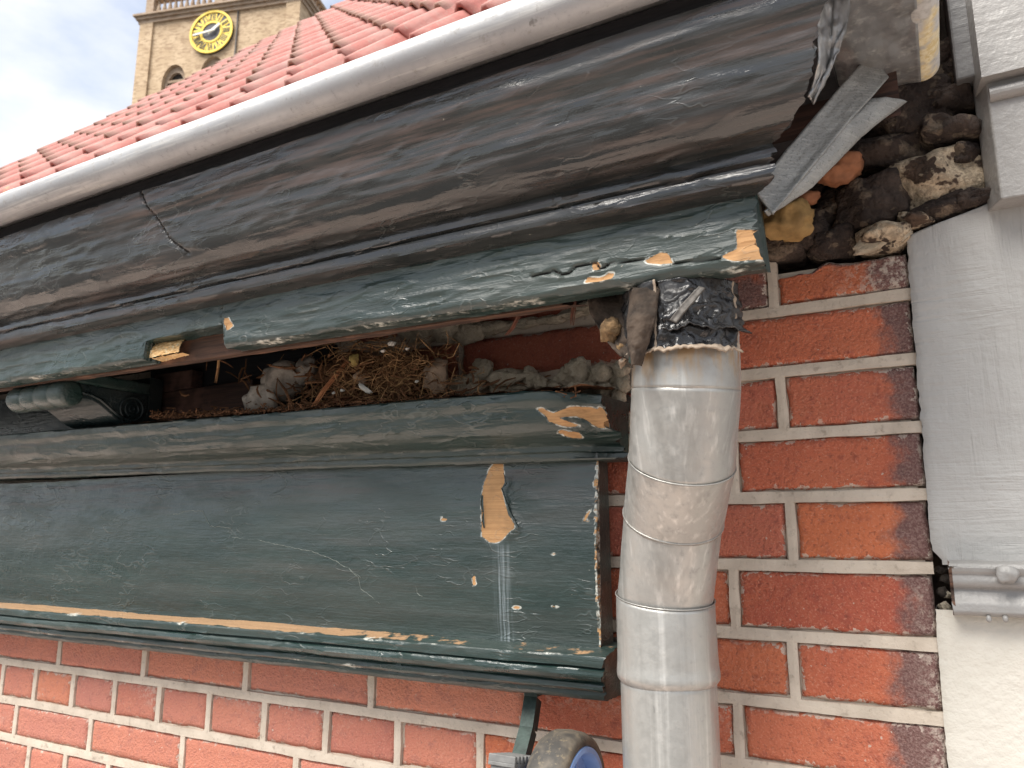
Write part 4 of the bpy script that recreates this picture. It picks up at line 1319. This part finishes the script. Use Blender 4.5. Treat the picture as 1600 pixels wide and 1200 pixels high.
for px in (1545, 1571):
    p = at(px, 967, -.020); kid(lump('paint_drip', p, (.0022, .0018, .003), GREYPAINT, None, px, .1, 1, 2), nb)
for i, (x, y, a, b, mt) in enumerate([(1476, 948, 9, 10, MORTAR_OLD), (1472, 925, 9, 9, MORTAR_DARK), (1478, 905, 8, 8, MORTAR_DARK), (1470, 890, 9, 7, MORTAR_DARK), (1480, 930, 6, 6, MORTAR_OLD)]):
    kid(blob(x, y, a, b, .016, mt, 'gap_rubble', None, 171 + i, .35, 3, 2.0), nb)
# projecting console block
bz = at(1560, 312, -.032).z
bx = at(1550, 200, -.032).x
q = MB()
pf = [(bx, -.032), (bx + .6, -.032), (bx + .6, .0), (at(1527, 200, 0).x, .0), (at(1527, 200, 0).x, -.010)]
q.prism(pf, lambda x, y: (x, y, bz), lambda x, y: (x, y, bz + .135))
kid(q.build('console_block', GREYPAINT, None, False, .0015), nb)
q = MB()
pf2 = [(x + (-.004 if y < -.01 else 0), y - (.014 if y < -.03 else 0)) for x, y in pf]
zc = at(1570, 112, -.046).z
q.prism(pf2, lambda x, y: (x, y, zc), lambda x, y: (x, y, zc + .6))
q.tube([(bx + .001, -.033, zc - .012), (bx + .6, -.033, zc - .012)], .0065, 16)
kid(q.build('console_cap', GREYPAINT, None, False), nb)
q = MB()
a, b = at(1487, 60, -.022), at(1527, 60, -.022)
q.box((a.x, -.022, at(1500, 125, -.022).z), (b.x, .040, 1.0), None, .0008)
tag(q.build('grey_batten', GREYDARK, None, False, .002), 'grey painted batten between the gutter return and the white wall', 'batten')

# ---------------------------------------------------------------- iron strap and roller wheel at the bottom
q = MB()
a, b, c = at(829, 1088, -.030), at(822, 1135, -.046), at(806, 1195, -.075)
P = [a + Vector((0, 0, .012)), a, b, c, c + Vector((0, -.01, -.03))]
wv = Vector((.0075, 0, 0))
for i in range(len(P) - 1):
    A, B = P[i], P[i + 1]
    d = (B - A).normalized(); nn = d.cross(wv).normalized() * .012
    if nn.y < 0: nn = -nn
    q.add([A - wv, A + wv, A + wv + nn, A - wv + nn, B - wv, B + wv, B + wv + nn, B - wv + nn], [(0, 1, 5, 4), (1, 2, 6, 5), (2, 3, 7, 6), (3, 0, 4, 7), (0, 3, 2, 1), (4, 5, 6, 7)])
so = q.build('iron_strap', GREENCLIP, None, False)
tag(so, 'dark green iron strap running down from the cornice behind the roller wheel', 'strap')
def lathe_x(name, prof, c, mat, parent, n=72, sm=True):
    V, Fc = [], []
    for k in range(n):
        an = 2 * pi * k / n
        for x, r in prof: V.append((c.x + x, c.y + r * cos(an), c.z + r * sin(an)))
    m = len(prof)
    for k in range(n):
        k2 = (k + 1) % n
        for i in range(m - 1):
            Fc.append((k * m + i, k * m + i + 1, k2 * m + i + 1, k2 * m + i))
    me = mesh(V, Fc, name, sm)
    bm = bmesh.new(); bm.from_mesh(me); bmesh.ops.recalc_face_normals(bm, faces=bm.faces)
    for e in bm.edges:
        if len(e.link_faces) == 2 and e.calc_face_angle(0) > .6: e.smooth = False
    bm.to_mesh(me); bm.free()
    return kid(link(name, me, mat), parent)
def make_rubber():
    m = NT('worn_rubber')
    n = m.noise(30, 5, .65); n2 = m.noise(140, 4, .7)
    c = m.mix(m.rng(n, .4, .65), (.045, .042, .038), (.15, .125, .095))
    c = m.mix(m.math('MULTIPLY', m.rng(n2, .55, .7), .5), c, (.24, .19, .12))
    return m.set(col=c, rough=.7, nrm=m.bump(n2, .5, .0012))
RUBBER = make_rubber()
BLUE = simple('blue_plastic', (.27, .43, .78), .42, 0, 40, .12, .2)
GREYPL = simple('grey_plastic', (.16, .16, .155), .6, 0, 90, .2)
wc = Vector((at(911, 1215, -.085).x, -.085, -.2400))
wheel = tag(empty('roller_wheel', wc + Vector((0, 0, -.06))), 'blue hubbed roller wheel with worn black tyre standing against the brick wall', 'wheel')
lathe_x('tyre', [(.0, .0475), (.0010, .0485), (.0010, .0525), (-.001, .0560), (-.007, .0590), (-.018, .0600), (-.030, .0590), (-.036, .0555), (-.037, .052), (-.037, .046)], wc, RUBBER, wheel)
lathe_x('hub', [(-.036, .0478), (-.003, .0478), (.0015, .0470), (.0018, .0425), (-.001, .0410), (-.012, .0395), (-.013, .0150), (-.004, .0135), (.000, .0120), (.0005, .0060), (-.02, .0060)], wc, BLUE, wheel)
q = MB()
for k in range(6):
    an = radians(20 + 60 * k)
    M = Matrix.Translation(wc) @ Matrix.Rotation(an, 4, 'X')
    q.box((-.0125, .013, -.0016), (-.008, .040, .0016), M)
kid(q.build('hub_rib', BLUE), wheel)
q = MB(); q.tube([wc + Vector((-.085, 0, 0)), wc + Vector((.004, 0, 0))], .0055, 16)
kid(q.build('axle', ZINC_OLD, None, True), wheel)
q = MB()
e0 = at(799, 1186, -.095); e1 = at(838, 1186, -.095)
M = Matrix.Translation(Vector((0, -.075, -.006))) @ Matrix.Rotation(radians(-12), 4, 'X')
q.box((e0.x, -.018, -.9), (e1.x - .002, .022, -.204), M)
kid(q.build('post', GREYPL, None, False, .003), wheel)
q = MB()
for k in range(6):
    q.box((e0.x - .001 + .0, -.020 + .007 * k, -.2035), (e1.x, -.0155 + .007 * k, -.197), M)
q.box((e0.x - .001, -.020, -.2065), (e1.x, .024, -.2030), M)
kid(q.build('ribbed_cap', GREYPL, None, False, .0008), wheel)

# ---------------------------------------------------------------- pantile roof
RS, RY0, RZ0 = 1.072, .6, 1.2
RTH = atan(RS)
roof = tag(empty('tiled_roof', (-2, -.1, .45)), 'red pantile roof rising behind the gutter', 'roof')
def make_tile():
    m = NT('red_pantile')
    r = m.rnd()
    n = m.noise(9, 5, .6); n2 = m.noise(60, 5, .65)
    hue = m.ramp(r, [(0, (.29, .092, .075)), (.3, (.35, .118, .096)), (.55, (.31, .105, .088)), (.8, (.36, .142, .120)), (1, (.25, .115, .100))])
    c = m.mix(m.rng(n, .35, .7), hue, m.mix(.45, hue, (.34, .25, .22)))
    c = m.mix(m.math('MULTIPLY', m.rng(n2, .55, .72), .45), c, (.30, .22, .18))
    c = m.mix(m.math('MULTIPLY', m.attr('trough'), m.rng(m.noise(5, 3, .6, m.map(loc=(3, 3, 3))), .3, .6, .15, .6)), c, (.30, .235, .215))
    c = m.mix(m.rng(m.noise(16, 3, .6, m.map(loc=(8, 1, 2))), .68, .74, 0, .6), c, (.42, .32, .12))
    c = m.mix(m.math('MULTIPLY', m.attr('nose'), m.math('MULTIPLY', m.rng(n2, .3, .55), .7)), c, (.26, .18, .12))
    return m.set(col=c, rough=.75, nrm=m.bump(n2, .4, .004))
TILE = make_tile()
TW, TG, TL = .172, .243, .31
def tile_mesh(seed):
    nu, nv = 18, 5
    def h(u):
        # broad trough, narrow roll at the right
        return .036 * exp(-((u - .80) / .12) ** 2) + .006 * exp(-((u - .02) / .10) ** 2) - .010 * sin(pi * min(1, u / .68)) * (1 if u < .68 else 0)
    V, A, A2, Fc = [], [], [], []
    for lay_ in (0, 1):
        for j in range(nv + 1):
            for i in range(nu + 1):
                u, v = i / nu, j / nv
                rl = exp(-((u - .80) / .13) ** 2)
                z = h(u) + (.006 + .012 * rl) * (1 - v) + .002 * N(u * 3, v * 3, seed) - (.011 if lay_ else 0)
                V.append((u * TW * 1.06, v * TL + .003 * N(u * 4, 1, seed), z))
                A.append(exp(-((u - .80) / .13) ** 2) if j == 0 else 0.0)
                A2.append(sin(pi * min(1, u / .62)) if u < .62 else 0.0)
    m = (nu + 1) * (nv + 1)
    for j in range(nv):
        for i in range(nu):
            a = j * (nu + 1) + i
            Fc.append((a, a + 1, a + nu + 2, a + nu + 1)); Fc.append((m + a + nu + 1, m + a + nu + 2, m + a + 1, m + a))
    for i in range(nu):
        Fc.append((i + 1, i, m + i, m + i + 1))
    for j in range(nv):
        a = j * (nu + 1); Fc.append((a, a + nu + 1, m + a + nu + 1, m + a))
        b = a + nu; Fc.append((b + nu + 1, b, m + b, m + b + nu + 1))
    me = mesh(V, Fc, 'roof_tile')
    setattrs(me, dict(nose=A, trough=A2))
    me.materials.append(TILE)
    return me
tmeshes = [tile_mesh(k) for k in range(4)]
cand = []
VERGE = -3.92
tr = random.Random(5)
rows = 29
for rI in range(rows):
    s = rI * TG
    y = -.13 + s * cos(RTH); z = RZ0 + RS * (y - RY0) + .006
    ncol = 23
    for cI in range(ncol):
        x = VERGE + cI * TW
        v = Vector((x + .1, y, z)) - CAM
        dz = v.dot(FW)
        vis = False
        if dz > .1:
            px, py = 800 + F_PX * v.dot(RT) / dz, 600 - F_PX * v.dot(UP) / dz
            vis = -60 < px < 900 and -40 < py < 340 and z / (y + CAM_D) > .865
        cand.append((0 if vis else 1, dz, x, y, z))
cand.sort()
rest = MB()
for k, (hid, dz, x, y, z) in enumerate(cand):
    me = tmeshes[tr.randrange(4)]
    M = Matrix.Translation((x + tr.uniform(-.004, .004), y, z + tr.uniform(-.003, .003))) @ Matrix.Rotation(RTH + tr.uniform(-.012, .012), 4, 'X') @ Matrix.Rotation(tr.uniform(-.01, .01), 4, 'Z')
    if k < 298 and not hid:
        o = bpy.data.objects.new('roof_tile', me)
        COL.objects.link(o)
        o.matrix_world = M
        o.parent = roof
        o.matrix_parent_inverse = Matrix.Translation(-roof.location)
        o.matrix_basis = M
    else:
        rest.add([M @ v.co for v in me.vertices], [tuple(p.vertices) for p in me.polygons])
o = kid(rest.build('hidden_tiles', TILE, None, True), roof); o['kind'] = 'stuff'
q = MB()
yb, yt = -.11, -.13 + rows * TG * cos(RTH)
f = lambda y: RZ0 + RS * (y - RY0) - .035
q.add([(VERGE + .02, yb, f(yb)), (.0, yb, f(yb)), (.0, yt, f(yt)), (VERGE + .02, yt, f(yt)), (VERGE + .02, yb, f(yb) - .06), (.0, yb, f(yb) - .06), (.0, yt, f(yt) - .06), (VERGE + .02, yt, f(yt) - .06)],
      [(0, 1, 2, 3), (7, 6, 5, 4), (0, 4, 5, 1), (1, 5, 6, 2), (2, 6, 7, 3), (3, 7, 4, 0)])
kid(q.build('roof_deck', OLDWOOD2), roof)
q = MB()
q.add([(VERGE + .015, yb, f(yb) + .03), (VERGE + .015, yt, f(yt) + .03), (VERGE + .015, yt, f(yt) - .25), (VERGE + .015, yb, f(yb) - .25), (VERGE + .045, yb, f(yb) + .03), (VERGE + .045, yt, f(yt) + .03), (VERGE + .045, yt, f(yt) - .25), (VERGE + .045, yb, f(yb) - .25)],
      [(0, 1, 2, 3), (7, 6, 5, 4), (0, 4, 5, 1), (1, 5, 6, 2), (2, 6, 7, 3), (3, 7, 4, 0)])
kid(q.build('barge_board', PAINT_DARK), roof)

# ---------------------------------------------------------------- church tower
from mathutils.geometry import delaunay_2d_cdt
TU, TN = Vector((cos(radians(17.4)), sin(radians(17.4)), 0)), Vector((sin(radians(17.4)), -cos(radians(17.4)), 0))
_r = ray(330, 50); TP0 = CAM + _r * (55 / F_PX)
def tf(px, py):
    r = ray(px, py)
    t = (TP0 - CAM).dot(TN) / r.dot(TN)
    p = CAM + r * t - TP0
    return p.dot(TU), p.z
def tw(u, z, out=0.0): return TP0 + TU * u + Vector((0, 0, z)) + TN * out
tower = tag(empty('church_tower', (TP0.x, TP0.y, -3.4)), 'tall buff brick church tower with a gold clock rising behind the tiled roof', 'tower')
def make_tbrick(name, a, b):
    m = NT(name)
    n = m.noise(.9, 5, .65); n2 = m.noise(1, 4, .7, m.map((2.2, 2.2, 7)))
    c = m.mix(m.rng(n, .3, .7), a, b)
    c = m.mix(m.math('MULTIPLY', m.rng(n2, .46, .62), .7), c, (.27, .175, .105))
    return m.set(col=c, rough=.9, nrm=m.bump(n2, .5, .02))
TB = make_tbrick('buff_tower_brick', (.56, .425, .28), (.46, .335, .21))
TST = make_tbrick('tower_sandstone', (.40, .31, .23), (.33, .25, .18))
uL, _ = tf(222, 40); uR, _ = tf(468, 40)
zC, _z = tf(222, 37)[1], 0
GZ0 = -3.4 - TP0.z
def arch(cx, w, zs, zap, zb, n=8):
    """pointed arch loop, counter-clockwise from lower left"""
    L = [(cx - w, zb), (cx + w, zb)]
    R_ = [(cx + w * (1 - (k / n) ** 1.7), zs + (zap - zs) * sin(pi / 2 * k / n)) for k in range(n)]
    L += R_ + [(cx, zap)] + [(2 * cx - a, b) for a, b in R_[::-1]]
    return L
w1u, w1z = tf(273, 101); w2u, w2z = tf(333, 88)
hw = (tf(291, 125)[0] - tf(255, 125)[0]) / 2
arches = [arch(w1u, hw, w1z - 1.35, w1z, w1z - 5.5), arch(w2u, hw, w2z - 1.35, w2z, w1z - 5.5)]
def wall_with_holes(name, outer, holes, out, mat):
    pts, edges = [], []
    for loop in [outer] + holes:
        b = len(pts)
        pts += [Vector(p) for p in loop]
        edges += [(b + i, b + (i + 1) % len(loop)) for i in range(len(loop))]
    vs, es, fs, *_ = delaunay_2d_cdt(pts, edges, [], 1, 1e-5)
    F2 = []
    for f_ in fs:
        c = sum((vs[i] for i in f_), Vector((0, 0))) / len(f_)
        if not any(poly_sdf(c.x, c.y, h) > 0 for h in holes): F2.append(tuple(f_))
    q = MB(); q.add([tw(v.x, v.y, out) for v in vs], F2)
    for h in holes:
        n = len(h)
        q.add([tw(*p, out) for p in h] + [tw(*p, out - .55) for p in h], [(i, (i + 1) % n, n + (i + 1) % n, n + i) for i in range(n)])
    return kid(q.build(name, mat), tower)
wall_with_holes('front_wall', [(uL, GZ0), (uR, GZ0), (uR, zC), (uL, zC)], arches, 0, TB)
DEP = uR - uL
q = MB()
def tb_box(q, u0, u1, z0, z1, o0, o1):
    V = [tw(u, z, o) for u in (u0, u1) for o in (o0, o1) for z in (z0, z1)]
    q.add(V, [(0, 1, 3, 2), (4, 6, 7, 5), (0, 4, 5, 1), (2, 3, 7, 6), (0, 2, 6, 4), (1, 5, 7, 3)])
# side and back walls
q.add([tw(uR, GZ0), tw(uR, zC), tw(uR, zC, -DEP), tw(uR, GZ0, -DEP), tw(uL, GZ0), tw(uL, zC), tw(uL, zC, -DEP), tw(uL, GZ0, -DEP)], [(0, 1, 2, 3), (7, 6, 5, 4), (3, 2, 6, 7)])
kid(q.build('side_wall', TB), tower)
pw = tf(242, 38)[0] - uL
for u0 in (uL - .05, uR - pw + .05):
    q = MB(); tb_box(q, u0, u0 + pw, GZ0, zC - .05, -pw, .16); kid(q.build('corner_pilaster', TB), tower)
q = MB(); tb_box(q, uR + .001, uR + .15, GZ0, zC - .05, -DEP, -DEP + pw); kid(q.build('corner_pilaster', TB), tower)
BLACK = simple('dark_belfry_louvre', (.05, .042, .038), .8, 0, 2, .3)
for h in arches:
    us = [p[0] for p in h]; cu = (min(us) + max(us)) / 2
    ztop = max(p[1] for p in h)
    w = MB(); tb_box(w, min(us) - .05, max(us) + .05, GZ0 + 2, ztop + .1, -.62, -.56)
    wo = kid(w.build('belfry_window', BLACK), tower)
    fr_ = MB()
    ring_o, ring_i = [], []
    for (a, b) in h:
        k = .80
        ring_i.append((cu + (a - cu) * k, ztop - (ztop - b) * 1.0 - (.45 if b > ztop - 1.4 else 0)))
    n = len(h)
    fr_.add([tw(*p, -.28) for p in h] + [tw(*p, -.28) for p in ring_i] + [tw(*p, -.5) for p in ring_i], [(i, (i + 1) % n, n + (i + 1) % n, n + i) for i in range(n)] + [(n + i, n + (i + 1) % n, 2 * n + (i + 1) % n, 2 * n + i) for i in range(n)])
    kid(fr_.build('arch_reveal', TST), tower)
    for k in range(4):
        s = MB(); tb_box(s, min(us) + .3, max(us) - .3, ztop - 1.25 - .75 * k, ztop - 1.05 - .75 * k, -.52, -.25)
        kid(s.build('louvre_slat', TST), tower)
# cornice, parapet and balusters
cz0 = zC
q = MB()
for (z0, z1, pr) in ((cz0 - .15, cz0 + .12, .18), (cz0 + .122, cz0 + .34, .32), (cz0 + .342, cz0 + .50, .48)):
    tb_box(q, uL - pr, uR + pr, z0, z1, -DEP - pr, pr)
kid(q.build('stone_cornice', TST), tower)
pz0, pz1 = cz0 + .502, cz0 + 1.75
def pier(u0, u1, o0, o1):
    q = MB(); tb_box(q, u0, u1, pz0, pz1 + .35, o0, o1); kid(q.build('parapet_pier', TST), tower)
mid = (uL + uR) / 2
for u0 in (uL + .35, mid - .35, uR - .95):
    pier(u0, u0 + .62, -.4, .22)
pier(uR - .4, uR + .22, -DEP, -DEP + .62); pier(uR - .4, uR + .221, -DEP / 2, -DEP / 2 + .62)
q = MB(); tb_box(q, uL + .4, uR - .35, pz0 + .001, pz0 + .17, -.3, .12); tb_box(q, uL + .4, uR - .35, pz1 - .05, pz1 + .18, -.35, .17)
tb_box(q, uR - .3, uR + .12, pz0 + .001, pz0 + .17, -DEP, -.4); tb_box(q, uR - .35, uR + .17, pz1 - .05, pz1 + .18, -DEP, -.401)
kid(q.build('parapet_rail', TST), tower)
def baluster(u, o):
    q = MB(); q.tube([tw(u, pz0 + .17, o), tw(u, pz0 + .35, o), tw(u, pz0 + .55, o), tw(u, pz0 + .9, o), tw(u, pz1 - .05, o)], [.09, .14, .16, .09, .10], 8)
    kid(q.build('baluster', TST, None, True), tower)
k = 0
u = uL + 1.22
while u < uR - 1.1:
    if abs(u - mid) > .55: baluster(u, -.08)
    u += .46
for k in range(22): baluster(uR - .1, -.9 - .46 * k)
# rain pipe on the tower face
q = MB(); ru = tf(371, 50)[0]; q.tube([tw(ru, zC - .2, .1), tw(ru, GZ0, .1)], .06, 8); kid(q.build('rain_pipe', BLACK, None, True), tower)
# clock
cu_, cz_ = tf(332.6, 52.4)
CR = (tf(365.5, 52)[0] - tf(299.5, 52)[0]) / 2
GOLD = simple('gold_paint', (.72, .52, .07), .45, .15, 3, .12, .1)
DIAL = simple('black_dial', (.035, .035, .045), .5, 0, 3, .2, .1)
HAND = simple('pale_clock_hand', (.80, .77, .68), .5, 0, 3, .1, .1)
clock = tag(empty('clock', tw(cu_, cz_, .2)))
clock.parent = tower; clock.matrix_parent_inverse = Matrix.Translation(-tower.location)
def ck(o):
    o.parent = clock; o.matrix_parent_inverse = Matrix.Translation(-clock.location); return o
def disc(r0, r1, o0, o1, n=64):
    q = MB()
    V = []
    for k in range(n):
        c, s = cos(2 * pi * k / n), sin(2 * pi * k / n)
        V += [tw(cu_ + r1 * c, cz_ + r1 * s, o0), tw(cu_ + r1 * c, cz_ + r1 * s, o1), tw(cu_ + r0 * c, cz_ + r0 * s, o1), tw(cu_ + r0 * c, cz_ + r0 * s, o0)]
    Fc = []
    for k in range(n):
        a, b = 4 * k, 4 * ((k + 1) % n)
        for i in range(4): Fc.append((a + i, b + i, b + (i + 1) % 4, a + (i + 1) % 4))
    q.add(V, Fc); return q
ck(disc(.001, CR * .995, .02, .17).build('dial', DIAL))
ck(disc(CR * .90, CR * 1.0, .16, .25).build('gold_rim', GOLD))
ck(disc(CR * .42, CR * .50, .16, .22).build('gold_ring', GOLD))
def bar(q, r0, r1, ang, off, w, o0, o1, skew=0):
    d = Vector((sin(ang), cos(ang))); t = Vector((cos(ang), -sin(ang)))
    V = []
    for (r, s) in ((r0, off - w / 2 - skew), (r0, off + w / 2 - skew), (r1, off + w / 2 + skew), (r1, off - w / 2 + skew)):
        p = d * r + t * s
        V += [tw(cu_ + p.x, cz_ + p.y, o0), tw(cu_ + p.x, cz_ + p.y, o1)]
    q.add(V, [(0, 2, 4, 6), (7, 5, 3, 1), (0, 1, 3, 2), (2, 3, 5, 4), (4, 5, 7, 6), (6, 7, 1, 0)])
ROM = ['XII', 'I', 'II', 'III', 'IIII', 'V', 'VI', 'VII', 'VIII', 'IX', 'X', 'XI']
for hN, txt in enumerate(ROM):
    ang = radians(30 * hN)
    wid = {'I': .075, 'V': .15, 'X': .16}
    tot = sum(wid[c] for c in txt)
    tot_px = tot * CR
    x = -tot_px / 2
    q = MB()
    gap_pl = MB()
    # gilded plate behind each numeral
    bar(gap_pl, CR * .50, CR * .90, ang, 0, min(CR * .42, tot_px + CR * .12), .165, .185)
    ck(gap_pl.build('numeral_plate', GOLD))
    for c in txt:
        w = wid[c] * CR; cx = x + w / 2
        if c == 'I': bar(q, CR * .54, CR * .86, ang, cx, CR * .032, .18, .21)
        elif c == 'X':
            bar(q, CR * .54, CR * .86, ang, cx, CR * .034, .18, .211, CR * .048); bar(q, CR * .54, CR * .86, ang, cx, CR * .024, .18, .213, -CR * .048)
        else:
            bar(q, CR * .54, CR * .86, ang, cx - CR * .028, CR * .034, .18, .211, -CR * .026); bar(q, CR * .54, CR * .86, ang, cx + CR * .028, CR * .024, .18, .213, CR * .026)
        x += w
    ck(q.build('numeral', DIAL))
q = MB(); bar(q, -CR * .14, CR * .50, radians(53), 0, CR * .11, .27, .31); ck(q.build('hour_hand', HAND))
q = MB(); bar(q, -CR * .22, CR * .80, radians(262), 0, CR * .075, .33, .37); ck(q.build('minute_hand', HAND))
# tiny red turret roof beyond the ridge
tp = CAM + ray(516, 24) * (70 / F_PX)
tu = tag(empty('turret', tp + Vector((0, 0, -6))), 'tiny red pointed turret roof with a finial right of the church tower', 'turret')
q = MB(); q.tube([tp + Vector((0, 0, -1.2)), tp + Vector((0, 0, -.4)), tp + Vector((0, 0, .25))], [1.3, .75, .12], 12); kid(q.build('turret_roof', TILE, None, False), tu)
q = MB(); q.tube([tp + Vector((0, 0, .2)), tp + Vector((0, 0, 1.0))], .06, 6); q.tube([tp + Vector((0, 0, .5)), tp + Vector((0, 0, .6)), tp + Vector((0, 0, .7))], [.05, .16, .05], 8); kid(q.build('finial', BLACK, None, False), tu)
q = MB(); q.tube([tp + Vector((0, 0, -30)), tp + Vector((0, 0, -1.2))], 1.1, 12); kid(q.build('turret_wall', TB, None, False), tu)

# paint attributes on the members that carry no wear of their own
for me in bpy.data.meshes:
    if me.materials and me.materials[0] and me.materials[0].name.startswith('green_paint'):
        for k in ('bare', 'crack'):
            if k not in me.attributes:
                a_ = me.attributes.new(k, 'FLOAT', 'POINT')
                a_.data.foreach_set('value', [-.02] * len(me.vertices))
